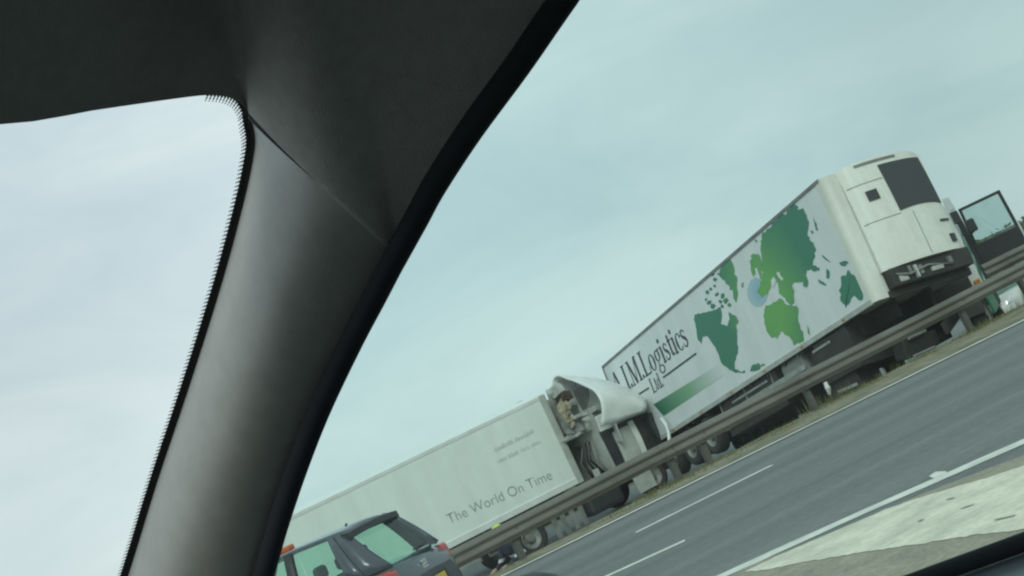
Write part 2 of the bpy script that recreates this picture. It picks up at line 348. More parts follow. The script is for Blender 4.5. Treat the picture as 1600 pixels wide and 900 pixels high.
# ------------------------------------------------------------------ wheels
def wheel(parent, x, y, z, r=.5, w=.3, name='wheel', face=-1, yaw=0):
    prof = [(r*.6, -w*.42), (r*.86, -w*.5), (r*.97, -w*.42), (r, -w*.3), (r, w*.3), (r*.97, w*.42), (r*.86, w*.5), (r*.6, w*.42)]
    e = MB().lathe_y(prof, 26).build(name, RUB, parent, smooth=True)
    e.location = (x, y, z); e.rotation_euler = (0, 0, yaw)
    f_ = face
    rp_ = [(r*.6, f_*w*.40), (r*.57, f_*w*.44), (r*.50, f_*w*.30), (r*.3, f_*w*.12), (r*.24, f_*w*.30), (r*.20, f_*w*.42), (.001, f_*w*.42), (.001, f_*w*.02), (r*.58, f_*w*.02)]
    rm = MB().lathe_y(rp_, 26).build('rim', RIM, e)
    nb = MB()
    for k in range(8):
        a = 2*pi*k/8; nb.lathe_y([(.001, f_*w*.2), (.02*r/.5, f_*w*.22), (.02*r/.5, f_*w*.10), (.001, f_*w*.10)], 6, (r*.36*cos(a), 0, r*.36*sin(a)))
    tag(nb.build('wheel_nuts', ALU, e), kind='stuff')
    return e

# ------------------------------------------------------------------ lettering helpers
def stroke(mb, a, b, w, y, wb=None):
    a = Vector((a[0], a[1])); b = Vector((b[0], b[1])); d = (b-a); d.normalize(); n = Vector((-d.y, d.x)); wb = w if wb is None else wb
    q = [a+n*w/2, a-n*w/2, b-n*wb/2, b+n*wb/2]; mb.add([(p.x, y, p.y) for p in q], [(0, 1, 2, 3)])
def ring(mb, c, rx, ry, thick, thin, y, a0=0, a1=360, n=20):
    rows = []
    for i in range(n+1):
        a = radians(a0+(a1-a0)*i/n); t = thin+(thick-thin)*abs(cos(a))**1.5
        rows.append([(c[0]+rx*cos(a), y, c[1]+ry*sin(a)), (c[0]+(rx-t)*cos(a), y, c[1]+(ry-t*.8)*sin(a))])
    mb.grid(rows)
def glyph(ch, mb, ox, oz, S, sx, y, slant=.0):
    t = MB(); K, k = .15, .05
    if ch == 'I': stroke(t, (.17, 0), (.17, 1), K, y); [stroke(t, (.02, z), (.32, z), k, y) for z in (.025, .975)]; adv = .36
    elif ch == 'A': stroke(t, (.08, 0), (.36, 1), k, y); stroke(t, (.38, 1), (.64, 0), K, y); stroke(t, (.18, .33), (.52, .33), k, y); stroke(t, (0, .025), (.2, .025), k, y); stroke(t, (.5, .025), (.78, .025), k, y); adv = .8
    elif ch == 'M': stroke(t, (.12, 0), (.12, 1), k+.01, y); stroke(t, (.14, 1), (.46, .0), K, y); stroke(t, (.46, 0), (.76, 1), k, y); stroke(t, (.82, 0), (.82, 1), K, y); [stroke(t, a, b, k, y) for a, b in (((0, .025), (.24, .025)), ((.68, .025), (.97, .025)), ((0, .975), (.2, .975)), ((.78, .975), (.97, .975)))]; adv = 1.0
    elif ch == 'L': stroke(t, (.17, 0), (.17, 1), K, y); stroke(t, (.02, .975), (.34, .975), k, y); stroke(t, (.02, .03), (.6, .03), k+.01, y); stroke(t, (.6, 0), (.63, .26), k, y); adv = .68
    elif ch == 'o': ring(t, (.27, .32), .26, .33, .14, .05, y); adv = .58
    elif ch == 'g': ring(t, (.25, .42), .22, .22, .12, .05, y); ring(t, (.26, -.12), .25, .17, .08, .06, y); stroke(t, (.2, .2), (.14, .04), .06, y); stroke(t, (.36, .6), (.52, .62), .06, y); adv = .55
    elif ch == 'i': stroke(t, (.14, 0), (.14, .64), K*.9, y); [stroke(t, a, b, k, y) for a, b in (((.02, .025), (.27, .025)), ((.03, .615), (.14, .615)))]; ring(t, (.14, .86), .085, .09, .085, .08, y); adv = .30
    elif ch == 's':
        pts = [(.36, .5), (.3, .6), (.2, .63), (.1, .58), (.08, .48), (.14, .39), (.26, .32), (.35, .24), (.36, .13), (.28, .03), (.17, .01), (.08, .06), (.04, .17)]
        ws = [.05, .05, .06, .07, .09, .12, .14, .12, .09, .07, .06, .05, .05]
        for i in range(len(pts)-1): stroke(t, pts[i], pts[i+1], ws[i], y, ws[i+1])
        adv = .45
    elif ch == 't': stroke(t, (.15, .06), (.15, .84), K*.85, y); stroke(t, (.02, .61), (.32, .61), k, y); stroke(t, (.16, .04), (.33, .1), .06, y); adv = .35
    elif ch == 'c': ring(t, (.26, .32), .25, .33, .14, .05, y, 55, 312); stroke(t, (.37, .52), (.45, .46), .1, y); adv = .47
    elif ch == 'd': ring(t, (.24, .32), .23, .33, .13, .05, y); stroke(t, (.42, 0), (.42, 1), K*.85, y); stroke(t, (.3, .975), (.42, .975), k, y); stroke(t, (.42, .025), (.55, .025), k, y); adv = .58
    elif ch == '.': ring(t, (.1, .08), .08, .08, .08, .075, y); adv = .22
    else: adv = .28
    mb.add([(ox+(x+z*slant)*S*sx, y_, oz+z*S) for x, y_, z in t.v], t.f)
    return ox+adv*S*sx

# ------------------------------------------------------------------ trailers
def underframe(root, L, W, front_leg, axles, clear, guard=True):
    bx('chassis_rail', BLACK, root, -L+.05, -.4, .75, .87, -.42, -.02)
    bx('chassis_rail', BLACK, root, -L+.05, -.4, W-.87, W-.75, -.42, -.02)
    cm = MB()
    for i in range(14): cm.box(-L+.4+i*(L-1)/14, -L+.5+i*(L-1)/14, .05, W-.05, -.16, -.01)
    cm.build('cross_members', BLACK, root)
    for y in (.55, W-.68):
        q = MB().box(front_leg-.07, front_leg+.07, y, y+.13, -1.0, -.02).box(front_leg-.16, front_leg+.16, y-.08, y+.2, -1.04, -1.0).box(front_leg-.05, front_leg+.05, y+.02, y+.11, -1.0, -.9)
        q.tube([(front_leg, y+.06, -.7), (front_leg+.7, y+.06, -.1)], .03)
        q.build('landing_leg', PMETAL, root, .008)
    bx('gear_shaft', PMETAL, root, front_leg-.025, front_leg+.025, .5, W-.5, -.55, -.5)
    for ax in axles:
        for y, fc in ((.2, -1), (W-.2, 1)): wheel(root, ax, y, -clear+.5, .5, .36, face=fc)
        MB().tube([(ax, .3, -clear+.5), (ax, W-.3, -clear+.5)], .07).build('axle', BLACK, root)
        q = MB(); rows = []
        for i in range(9):
            a = radians(25+130*i/8); rows.append([(ax+.58*cos(a), .02, -clear+.5+.58*sin(a)), (ax+.58*cos(a), .4, -clear+.5+.58*sin(a))])
        q.grid(rows).build('mudguard', BLACK, root, thick=.01)
    if guard:
        for z in (-.42, -.72):
            bx('side_guard', ALU, root, axles[0]+.9, front_leg-.4, .06, .085, z-.06, z+.06)
        for k in range(4):
            xx = axles[0]+1.0+k*(front_leg-.5-axles[0]-1.0)/3.05
            bx('guard_upright', PMETAL, root, xx, xx+.07, .09, .12, -.8, -.02)
    bx('bumper', BLACK, root, -L-.02, -L+.12, .12, W-.12, -.72, -.55)
    for y in (.12, W-.42): bx('tail_light', REDL, root, -L-.05, -L-.02, y, y+.3, -.5, -.36)

# ---- green-map refrigerated trailer, jack-knifed towards the barrier
GT = pose((13.564, 25.502, 1.416), radians(-82.11), radians(5.21), radians(-7.04)); GTI = GT.inverted()
ga = empty('refrigerated_trailer', GT, 'white refrigerated trailer printed with a green world map, nose up behind the barrier', 'trailer')
L, W, H = 13.6, 2.55, 2.75
bx('box_body', WPAINT, ga, -L, 0, 0, W, 0, H, bevel=.03)
def gside(px, py, off=-.006):
    o = GTI @ CAM; d = (GTI.to_3x3() @ ray(px, py)); t = (off-o.y)/d.y; return o+d*t
bx('top_rail', PMETAL, ga, -L-.01, .005, -.022, .05, H-.05, H+.025, bevel=.006)
bx('top_rail', PMETAL, ga, -L-.01, .005, W-.05, W+.022, H-.05, H+.025, bevel=.006)
bx('bottom_rail', GREYW, ga, -L-.01, .01, -.018, .06, -.08, .035, bevel=.006)
bx('bottom_rail', GREYW, ga, -L-.01, .01, W-.06, W+.018, -.08, .035, bevel=.006)
bx('rear_corner_post', PMETAL, ga, -L-.03, -L+.045, -.025, .09, -.05, H+.02)
bx('rear_corner_post', PMETAL, ga, -L-.03, -L+.045, W-.09, W+.025, -.05, H+.02)
for y0, y1 in ((.10, W/2-.01), (W/2+.01, W-.10)):
    dr = bx('rear_door', WPAINT, ga, -L-.035, -L+.01, y0, y1, .04, H-.06)
    for yy in (y0+.25, y1-.25): MB().tube([(-L-.06, yy, .05), (-L-.06, yy, H-.1)], .018).build('lock_rod', ALU, dr)
# rounded front corner posts and front bulkhead
for y0, s_ in ((0, 1), (W, -1)):
    q = []
    for i in range(7):
        a = radians(90*i/6); q.append((.02+.16*sin(a)-.02, y0+s_*(.17-.17*cos(a)-.008)))
    poly = [(-.16, y0-s_*.008)]+q+[(.16, y0+s_*.34), (-.16, y0+s_*.34)]
    MB().prism_z(poly if s_ > 0 else [(-.16, W+.008), (.08, W+.008), (.08, W-.08), (-.16, W-.08)], -.06, H+.01).build('front_corner_post', CREAM, ga, .01)
bx('front_bulkhead', CREAM, ga, 0.002, .12, .345, W-.345, .02, H, bevel=.01)
# refrigeration unit
def bulge(y):                                        # protrusion of the housing across the front
    u = (y-.36)/(W-.44); return .20+.34*(1-(2*u-1)**2)**.6 if 0 < u < 1 else .20
def fr_grid(y0, y1, z0f, z1f, off, ny=18, nz=6, lean=.12):
    rows = []
    for i in range(ny+1):
        y = y0+(y1-y0)*i/ny; rows.append([(bulge(y)+off-lean*((z0f(y)+(z1f(y)-z0f(y))*j/nz)/H)**3, y, z0f(y)+(z1f(y)-z0f(y))*j/nz) for j in range(nz+1)])
    return rows
UB = lambda y: .46
UT = lambda y: H+.02+.07*(1-((y-W/2)/1.0)**2)
hs = MB(); rows = fr_grid(.37, W-.09, UB, UT, 0); hs.grid(rows)
n_ = len(rows); back = [[(.11, r[j][1], r[j][2]) for j in range(len(r))] for r in rows]
hs.grid([[r[-1] for r in rows], [r[-1] for r in back]]); hs.grid([[r[0] for r in rows], [r[0] for r in back]])
hs.grid([rows[0], back[0]]); hs.grid([rows[-1], back[-1]])
hz = hs.build('fridge_housing', CREAM, ga, smooth=False, bevel=.015)
GRB = lambda y: 1.50+.07*(1-((y-1.7)/.75)**2)
MB().grid(fr_grid(1.18, 2.38, GRB, lambda y: H-.13, .012)).build('grille', GRILL, ga, thick=.014)
for k in range(12):
    z = 1.60+k*.085; MB().grid(fr_grid(1.20, 2.36, lambda y: max(z, GRB(y)), lambda y: max(z, GRB(y))+.018, .017, nz=1)).build('grille_bar', GRILL, ga, thick=.008)
for y0, y1, z in ((.40, 1.18, 1.475), (.40, 1.15, 2.32)):
    MB().grid(fr_grid(y0, y1, lambda y: z, lambda y: z+.014, .004, nz=1)).build('panel_seam', PMETAL, ga, thick=.004)
MB().grid([[(bulge(1.45)+.004-.12*(z/H)**3, 1.45+d, z) for d in (0, .012)] for z in (.48, .8, 1.1, 1.46)]).build('panel_seam', PMETAL, ga, thick=.004)
MB().grid(fr_grid(.66, .90, lambda y: 1.92, lambda y: 2.14, .02, ny=3, nz=1)).build('vent_cover', DKPL, ga, thick=.02)
MB().grid(fr_grid(2.12, 2.28, lambda y: .62, lambda y: .80, .02, ny=3, nz=1)).build('control_box', DKPL, ga, thick=.02)
MB().grid(fr_grid(2.04, 2.34, lambda y: 1.10, lambda y: 1.145, .02, ny=3, nz=1)).build('maker_badge', DKPL, ga, thick=.015)
MB().grid(fr_grid(.7, 1.7, lambda y: H-.04, lambda y: H+.015, .012, ny=9, nz=1)).build('top_vent', PMETAL, ga, thick=.01)
bx('machinery_pan', BLACK, ga, .125, .42, .40, W-.12, .06, .455, bevel=.03)
pm = random.Random(3)
for k, (y, z, wy, hz_) in enumerate(((.55, .12, .22, .16), (.82, .2, .07, .2), (.95, .1, .06, .28), (1.08, .16, .1, .2), (1.35, .14, .3, .1), (1.8, .2, .1, .15))):
    bx('machinery_block', PMETAL if k % 2 else GREYW, ga, .40, .44+.03*(k % 3), y, y+wy, z, z+hz_, bevel=.02)
MB().tube([(.44, .5, .3), (.47, .8, .22), (.46, 1.3, .3), (.44, 1.9, .18)], .025).build('pipe', PMETAL, ga, smooth=True)
bx('front_sill', BLACK, ga, .125, .2, .345, W-.12, -.10, .055)
underframe(ga, L, W, -3.0, (-8.9, -10.2, -11.5), 1.17)
bx('pallet_box', BLACK, ga, -7.9, -4.75, .1, W-.1, -.98, -.1, bevel=.02)
bx('box_strip', ALU, ga, -7.2, -5.2, .075, .098, -.72, -.66); bx('box_strip', ALU, ga, -7.2, -5.2, .075, .098, -.26, -.20)
bx('fuel_tank', PMETAL, ga, -4.5, -3.4, .08, .62, -.74, -.06, bevel=.14)
bx('spare_wheel_carrier', BLACK, ga, -2.6, -1.2, .35, W-.35, -.48, -.05, bevel=.05)
def flank_bar(nm, material, p, q, h_, off):
    A, B = gside(*p, off), gside(*q, off); MB().hexa([(A.x, off, A.z-h_/2), (B.x, off, B.z-h_/2), (B.x, off+.02, B.z-h_/2), (A.x, off+.02, A.z-h_/2)], [(A.x, off, A.z+h_/2), (B.x, off, B.z+h_/2), (B.x, off+.02, B.z+h_/2), (A.x, off+.02, A.z+h_/2)]).build(nm, material, ga, .004)
bb0, bb1 = gside(1290, 612, .12), gside(1342, 592, .12)
bx('battery_box', BLACK, ga, bb0.x, bb1.x, .12, .7, min(bb0.z, bb1.z)-.15, -.2, bevel=.02)
flank_bar('marker_board', ORANGE, (1299, 587), (1332, 571), .17, .085); flank_bar('box_strip', ALU, (1309, 613), (1339, 600), .07, .085)

bx('tool_locker', BLACK, ga, -2.75, -1.3, .04, W-.06, -1.05, -.12, bevel=.02)
for z in (-.85, -.25): bx('locker_strip', ALU, ga, -2.8, -2.0, .018, .038, z-.03, z+.03)
MB().tube([gside(1297, 617, .05), gside(1294, 606, .05), gside(1290, 597, .05)], [.03, .07, .05], 10).build('white_lamp', CABW, ga, .01)

for k in range(7): bx('side_marker', ORANGE, ga, -12.6+k*1.9, -12.5+k*1.9, -.03, -.017, -.045, -.005, bevel=.003)
# livery on the right flank
def crop1(x, y): return gside(1060+x/5, 300+y/5)
def crop2(x, y): return gside(1060+x/5, 440+y/5)
GC = crop1(690, 860)
MAPM = grad_mat('map_print', tuple(GC), (1.0, 2.5), (.14, .40, .095), (.032, .20, .12))
PALE = MATS['white_panel']
def jag(pts, amp=.02):
    out = []
    for i, p in enumerate(pts):
        q = pts[(i+1) % len(pts)]; out.append(p)
        d = q-p; ln = d.length; k = int(ln/.10)
        for j in range(1, k+1):
            r = p.lerp(q, j/(k+1)); r = Vector((r.x+random.gauss(0, amp*1.6), r.y, r.z+random.gauss(0, amp))); out.append(r)
    return out
def land(pts, fn, material=MAPM, off=0.0, amp=.024):
    P = jag([fn(*p) for p in pts], amp)
    MB().add([(p.x, p.y-off, min(max(p.z, .04), H-.055)) for p in P], [tuple(range(len(P)))]).build('printed_landmass', material, ga)
eur = [(905, 95), (930, 140), (975, 125), (1000, 180), (1020, 230), (1015, 290), (1005, 335), (1020, 370), (1055, 400), (1075, 450), (1070, 500), (1050, 540), (1075, 575), (1105, 590), (1095, 620), (1050, 620), (1005, 600), (995, 650), (1005, 745), (975, 715), (940, 705), (905, 705), (885, 735), (905, 770), (905, 850), (880, 885), (840, 850), (800, 800), (785, 760), (775, 705), (740, 690), (720, 740), (700, 800), (650, 830), (620, 790), (640, 720), (652, 690), (648, 640), (655, 560), (648, 480), (642, 430), (655, 370), (650, 330), (690, 290), (770, 215), (860, 140)]
GLOBE = grad_mat('globe_print', tuple(crop1(620, 780)), (.2, .9), (.22, .42, .55), (.42, .57, .64))
gc = [(618+80*cos(a*pi/12), 780+116*sin(a*pi/12)) for a in range(24)]
MB().add([crop1(*p) for p in gc], [tuple(range(24))]).build('printed_globe', GLOBE, ga)
land(eur, crop1, off=.003)
land([(565, 500), (600, 490), (640, 515), (655, 600), (650, 660), (628, 690), (606, 610), (584, 660), (565, 600)], crop1, off=.0045)
land([(330, 570), (400, 515), (425, 560), (440, 620), (460, 690), (455, 860), (430, 830), (400, 740), (360, 690), (320, 660)], crop1)
land([(125, 255), (210, 240), (290, 220), (330, 200), (340, 260), (330, 330), (380, 350), (400, 290), (390, 240), (450, 270), (470, 310), (450, 340), (460, 380), (460, 440), (465, 560), (440, 620), (440, 680), (480, 700), (520, 695), (520, 715), (450, 715), (400, 690), (340, 640), (310, 560), (270, 490), (230, 430), (190, 430), (180, 490), (155, 460), (140, 370), (125, 310)], crop2, amp=.010)
land([(560, 705), (570, 660), (620, 635), (680, 650), (640, 680), (600, 700)], crop2)
land([(680, 190), (740, 160), (790, 130), (830, 170), (890, 190), (920, 185), (935, 260), (950, 340), (975, 410), (980, 465), (900, 500), (890, 460), (850, 420), (820, 395), (795, 400), (775, 450), (730, 440), (690, 390), (672, 330), (670, 250)], crop2)
land([(1285, 650), (1310, 650), (1330, 610), (1350, 640), (1400, 660), (1420, 700), (1435, 760), (1442, 830), (1415, 850), (1390, 825), (1350, 830), (1330, 880), (1310, 908), (1285, 870), (1262, 830), (1270, 740), (1270, 690)], crop1)
for sh_ in ([(1255, 555), (1300, 535), (1330, 550), (1300, 580), (1270, 575)], [(1155, 600), (1180, 620), (1175, 680), (1155, 670)], [(1090, 680), (1140, 710), (1160, 730), (1130, 725), (1095, 700)],
            [(1120, 490), (1180, 540), (1185, 555), (1140, 520)], [(1045, 180), (1080, 250), (1090, 300), (1075, 300), (1060, 240)], [(1030, 300), (1055, 310), (1050, 330)],
            [(590, 370), (620, 385), (605, 395)], [(490, 720), (510, 705), (508, 745), (493, 748)]): land(sh_, crop1, amp=.008)
land([(1005, 340), (1020, 370), (1025, 420), (1010, 400)], crop2, amp=.006)
rr = random.Random(11)
for (cx_, cy_, s_) in [(262, 640, 26), (285, 680, 22), (225, 785, 26), (255, 760, 18), (300, 800, 24), (345, 815, 30), (370, 850, 28), (240, 860, 26), (325, 855, 20), (395, 885, 22), (285, 735, 16), (215, 840, 16), (310, 640, 14), (270, 890, 26), (340, 890, 20)]:
    k = rr.randint(5, 7); land([(cx_+s_*rr.uniform(.5, 1)*cos(2*pi*i/k), cy_+s_*rr.uniform(.5, 1.1)*sin(2*pi*i/k)) for i in range(k)], crop1, amp=.008)
for pts in ([(765, 630), (790, 625), (800, 655), (822, 675), (812, 695), (785, 665)], [(725, 690), (745, 660), (765, 690), (750, 735), (728, 740)], [(598, 600), (612, 590), (635, 655), (640, 690), (620, 670)]):
    P = [crop1(*p) for p in pts]; MB().add([(p.x, p.y-.006, p.z) for p in P], [tuple(range(len(P)))]).build('printed_sea', WPAINT, ga)
# green band fading out towards the front
BANDM = bpy.data.materials.new('band_print'); BANDM.use_nodes = True; t_ = BANDM.node_tree; b_ = t_.nodes['Principled BSDF']; b_.inputs['Roughness'].default_value = .45
p0, p1 = gside(1026, 640), gside(1122, 580)
co_ = t_.nodes.new('ShaderNodeTexCoord'); sx_ = t_.nodes.new('ShaderNodeSeparateXYZ'); mr_ = t_.nodes.new('ShaderNodeMapRange')
mr_.inputs['From Min'].default_value = p0.x; mr_.inputs['From Max'].default_value = p1.x
t_.links.new(co_.outputs['Object'], sx_.inputs[0]); t_.links.new(sx_.outputs[0], mr_.inputs[0])
cr_ = t_.nodes.new('ShaderNodeValToRGB'); e_ = cr_.color_ramp.elements; e_[0].color = (.015, .15, .085, 1); e_[1].color = (.66, .70, .70, 1); e_[1].position = 1
q_ = e_.new(.55); q_.color = (.20, .40, .24, 1)
t_.links.new(mr_.outputs[0], cr_.inputs[0]); t_.links.new(cr_.outputs[0], b_.inputs['Base Color'])
MB().add([gside(1021, 632), gside(1122, 570), gside(1130, 587), gside(1037, 650)], [(0, 1, 2, 3)]).build('printed_band', BANDM, ga)
# lettering
b0, b1 = gside(982, 610), gside(1078, 538); zc = (b0.z+b1.z)/2; tx = 'I.M.Logistics'
probe = MB(); wdt = 0
for ch in tx: wdt = glyph(ch, probe, wdt, 0, 1, 1, 0)
S_ = .72; sx = (b1.x-b0.x)/(wdt*S_); tm = MB()
sl_ = (b1.z-b0.z)/(b1.x-b0.x)
x = b0.x
for ch in tx: x = glyph(ch, tm, x, b0.z+sl_*(x-b0.x), S_, sx, -.008)
x = b0.x-.9*S_*sx-.2*S_*sx
for ch in 'A.': x = glyph(ch, tm, x, b0.z, S_, sx, -.008)
tm.build('company_lettering', LETTER, ga)
tl = MB(); c0 = gside(1021, 615); x = c0.x
for ch in 'Ltd.': x = glyph(ch, tl, x, c0.z, .42, sx*1.0, -.008)
tl.build('company_lettering', LETTER, ga)
for a, b in (((1036, 590), (1088, 552)), ((995, 618), (1014, 606))):
    q = MB(); A, B = gside(*a), gside(*b); q.add([(A.x, -.008, A.z-.025), (B.x, -.008, B.z-.025), (B.x, -.008, B.z+.025), (A.x, -.008, A.z+.025)], [(0, 1, 2, 3)]); q.build('printed_rule', LETTER, ga)

# ---- plain white box trailer
FT = pose((9.58, 37.69, .23), radians(1.7), radians(1.17), radians(4.0)); FTI = FT.inverted()
fb = empty('box_trailer', FT, 'long off-white box trailer lettered in grey, behind the dark hatchback', 'trailer')
L2, W2, H2 = 13.6, 2.5, 2.6
bx('box_body', FWHITE, fb, -L2, 0, 0, W2, 0, H2, bevel=.03)
bx('top_rail', CABW, fb, -L2, .03, -.012, .06, H2-.10, H2+.012, bevel=.012); bx('top_rail', CABW, fb, -L2, .03, W2-.06, W2+.012, H2-.10, H2+.012, bevel=.012)
bx('bottom_rail', CABW, fb, -L2, -.01, -.025, .06, -.06, .12, bevel=.012); bx('bottom_rail', CABW, fb, -L2, -.01, W2-.06, W2+.025, -.06, .12, bevel=.012)
bx('front_corner_post', GREYW, fb, -.14, .06, -.035, .16, -.08, H2+.02, bevel=.03); bx('front_corner_post', GREYW, fb, -.14, .06, W2-.16, W2+.035, -.08, H2+.02, bevel=.03)
for i in range(3): bx('front_panel', GREYW, fb, .0, .045, .17+i*.73, .17+i*.73+.70, .02, H2-.05, bevel=.012)
underframe(fb, L2, W2, -2.6, (-8.6, -9.9, -11.2), 1.19)
def fside(px, py, off=-.01):
    o = FTI @ CAM; d = (FTI.to_3x3() @ ray(px, py)); t = (off-o.y)/d.y; return o+d*t
def text_part(body, size, x0, z0, x1, z1, material, parent, off, name):
    cu = bpy.data.curves.new('tmp', 'FONT'); cu.body = body; cu.size = 1; cu.offset = -.012
    to = bpy.data.objects.new('tmp', cu); col.objects.link(to); bpy.context.view_layer.update()
    me = bpy.data.meshes.new_from_object(to.evaluated_get(bpy.context.evaluated_depsgraph_get())); bpy.data.objects.remove(to)
    w_ = max(v.co.x for v in me.vertices); sxx = (x1-x0)/w_
    for v in me.vertices: v.co = (x0+v.co.x*sxx, off, z0+v.co.x/w_*(z1-z0)+v.co.y*size)
    me.materials.clear(); me.materials.append(material); o = bpy.data.objects.new(name, me); col.objects.link(o); o.parent = parent; return o
a, b = fside(702, 819), fside(864, 748)
text_part('The World On Time', .40, a.x, a.z, b.x, b.z, GLETTER, fb, -.012, 'slogan_lettering')
for (pa, pb, words, hh) in (((774, 706), (834, 676), ((0, .45), (.52, 1)), .13), ((778, 724), (844, 692), ((0, .2), (.26, .48), (.56, .74), (.80, 1)), .12)):
    q = MB(); A, B = fside(*pa), fside(*pb)
    for w0, w1 in words:                              # two rows too faded to read: only the worn remains of letters
        u = w0
        while u < w1:
            x = A.x+(B.x-A.x)*u; z = A.z+(B.z-A.z)*u; h_ = hh*rr.uniform(.45, 1); q.add([(x, -.011, z), (x+.035, -.011, z), (x+.035, -.011, z+h_), (x, -.011, z+h_)], [(0, 1, 2, 3)]); u += .034*rr.uniform(.7, 1.4)
    q.build('faded_print', FLETTER, fb)

# ------------------------------------------------------------------ tractor of the box trailer, crushed under the map trailer
cpt = on_y(944, 690, 36.7)
TB = pose((cpt.x, cpt.y, LOW), radians(17)); TBI = TB.inverted()
tb = empty('crushed_lorry_cab', TB, 'crushed white lorry cab with its roof fairing torn up, between the two trailers', 'lorry cab')
def crumple(o, amp, sc=1.6, seed=0):
    for v in o.data.vertices:
        n3 = mnoise.noise_vector(v.co*sc+Vector((seed, seed*2, 0))); v.co += n3*amp
    return o
def fine_box(x0, x1, y0, y1, z0, z1, n=5):
    q = MB(); bm = bmesh.new(); bmesh.ops.create_cube(bm, size=1); bmesh.ops.subdivide_edges(bm, edges=bm.edges, cuts=n, use_grid_fill=True)
    bm.verts.index_update(); q.v = [(x0+(v.co.x+.5)*(x1-x0), y0+(v.co.y+.5)*(y1-y0), z0+(v.co.z+.5)*(z1-z0)) for v in bm.verts]
    q.f = [tuple(v.index for v in f.verts) for f in bm.faces]; bm.free(); return q
crumple(fine_box(0, .05, .02, 2.38, .95, 2.92).build('cab_rear_wall', GREYW, tb, smooth=False), .05, 1.1, 3)
crumple(fine_box(.06, 1.75, 0.0, 2.4, 2.18, 2.66).build('cab_roof', CABW, tb, .02), .06, 1.2, 5)
crumple(fine_box(.0, .30, -.02, .04, 1.0, 2.2).build('cab_corner_pillar', DKPL, tb), .03, 1.5, 7)
crumple(fine_box(.34, .95, -.05, .02, .22, 2.06).build('side_fairing', GREYW, tb, .01), .025, 1.3, 8)
crumple(fine_box(.95, 1.12, -.06, .0, 1.15, 2.14).build('door_edge', CABW, tb), .03, 1.5, 4)
crumple(fine_box(1.13, 1.85, .03, 2.35, .9, 2.16).build('crushed_front', BLACK, tb), .10, 1.6, 2)
crumple(fine_box(.32, 1.1, -.03, .06, 2.03, 2.19).build('side_window', DKPL, tb), .03, 2, 6)
bx('cab_floor', BLACK, tb, 0.06, 1.7, .05, 2.35, .75, .95)
# hollow roof fairing
def tl_(px, py, Y): return TBI @ on_y(px, py, Y)
nb_, nt_, ft_, fb_ = tl_(940, 668, 36.35), tl_(938, 620, 36.35), tl_(862, 590, 38.2), tl_(866, 640, 38.2)
tipn, tipf = tl_(1012, 633, 36.7), tl_(985, 606, 38.9)
rim = [nb_, nb_.lerp(nt_, .6), nb_.lerp(nt_, .9)+(ft_-nt_)*.015, nt_.lerp(ft_, .08)+Vector((0, 0, .08)), nt_.lerp(ft_, .25)+Vector((0, 0, .18)), nt_.lerp(ft_, .5)+Vector((0, 0, .22)), nt_.lerp(ft_, .75)+Vector((0, 0, .17)), nt_.lerp(ft_, .93)+Vector((0, 0, .05)), ft_.lerp(fb_, .15), ft_.lerp(fb_, .5), fb_]
rim = smoothc(rim, 25)
tipb = tipn+Vector((-.15, 0, -.12)); tip = smoothc([tipb, tipn, tipn.lerp(tipf, .3)+Vector((.1, 0, .03)), tipn.lerp(tipf, .6)+Vector((.1, 0, .03)), tipf, tipf+Vector((-.15, 0, -.1))], 25)
rows = []
for i in range(11):
    u = i/10
    rows.append([a.lerp(b, u)+Vector((0, 0, .17*sin(pi*u)*sin(pi*j/24)**.8)) for j, (a, b) in enumerate(zip(rim, tip))])
bk = [p.copy() for p in rows[3]]; low = [bk[0]+Vector((0, .05, -.55)), bk[-1]+Vector((-.1, 0, -1.15))]
crumple(MB().grid([[p.lerp(low[0].lerp(low[1], j/24), k/4) for k in range(5)] for j, p in enumerate(bk)]).build('cavity_bulkhead', GREYW, tb, thick=.03), .03, 2, 5)
df = MB().grid(rows).build('roof_fairing', CABW, tb, smooth=True, thick=.04)
crumple(df, .055, 1.9, 9); df['label'] = 'torn white roof fairing, open at the back'
MB().hexa([(-.55, .3, 2.35), (-.03, .35, 2.45), (-.03, 2.2, 2.45), (-.55, 2.1, 2.35)], [(-.6, .3, 2.43), (-.03, .35, 2.55), (-.03, 2.2, 2.55), (-.6, 2.1, 2.43)]).build('rear_shelf', GREYW, tb, .02)
def scrap(px, py, Y, sx_, sy_, sz_, material, nm, seed, amp):
    c = tl_(px, py, Y); o = fine_box(c.x-sx_/2, c.x+sx_/2, c.y-sy_/2, c.y+sy_/2, c.z-sz_/2, c.z+sz_/2, 5).build(nm, material, tb); crumple(o, amp, 3.2, seed)
RUST = mat('rust_scrap', (.09, .065, .045), .9, var=.4, scale=8)
scrap(882, 634, 36.9, .22, .26, .55, TAN, 'torn_foam', 31, .17); scrap(890, 657, 36.92, .16, .2, .35, TAN, 'torn_foam', 21, .15); scrap(880, 622, 36.95, .3, .35, .3, RUST, 'rusty_scrap', 2, .13)
scrap(868, 612, 37.0, .3, .5, .3, GREYW, 'bent_bracket', 6, .12); scrap(912, 648, 37.1, .9, .5, .12, GREYW, 'torn_panel', 8, .10)
scrap(876, 648, 37.75, .1, .9, 1.1, GREYW, 'bent_bulkhead', 4, .06); scrap(905, 640, 38.5, .06, 1.7, 1.1, PMETAL, 'bent_bulkhead', 14, .05); scrap(912, 662, 37.2, .3, .6, .5, GREYW, 'torn_panel', 9, .12); scrap(898, 668, 37.05, .5, .35, .35, PMETAL, 'torn_panel', 12, .14)
for k in range(6):
    yy = .25+k*.17; MB().tube([(-.12, yy, 1.1), (-.25-.1*sin(k*2), yy+.08, 1.6), (-.15, yy+.1*cos(k), 2.1)], .035).build('air_hose', BLACK if k % 2 else PMETAL, tb, smooth=True)
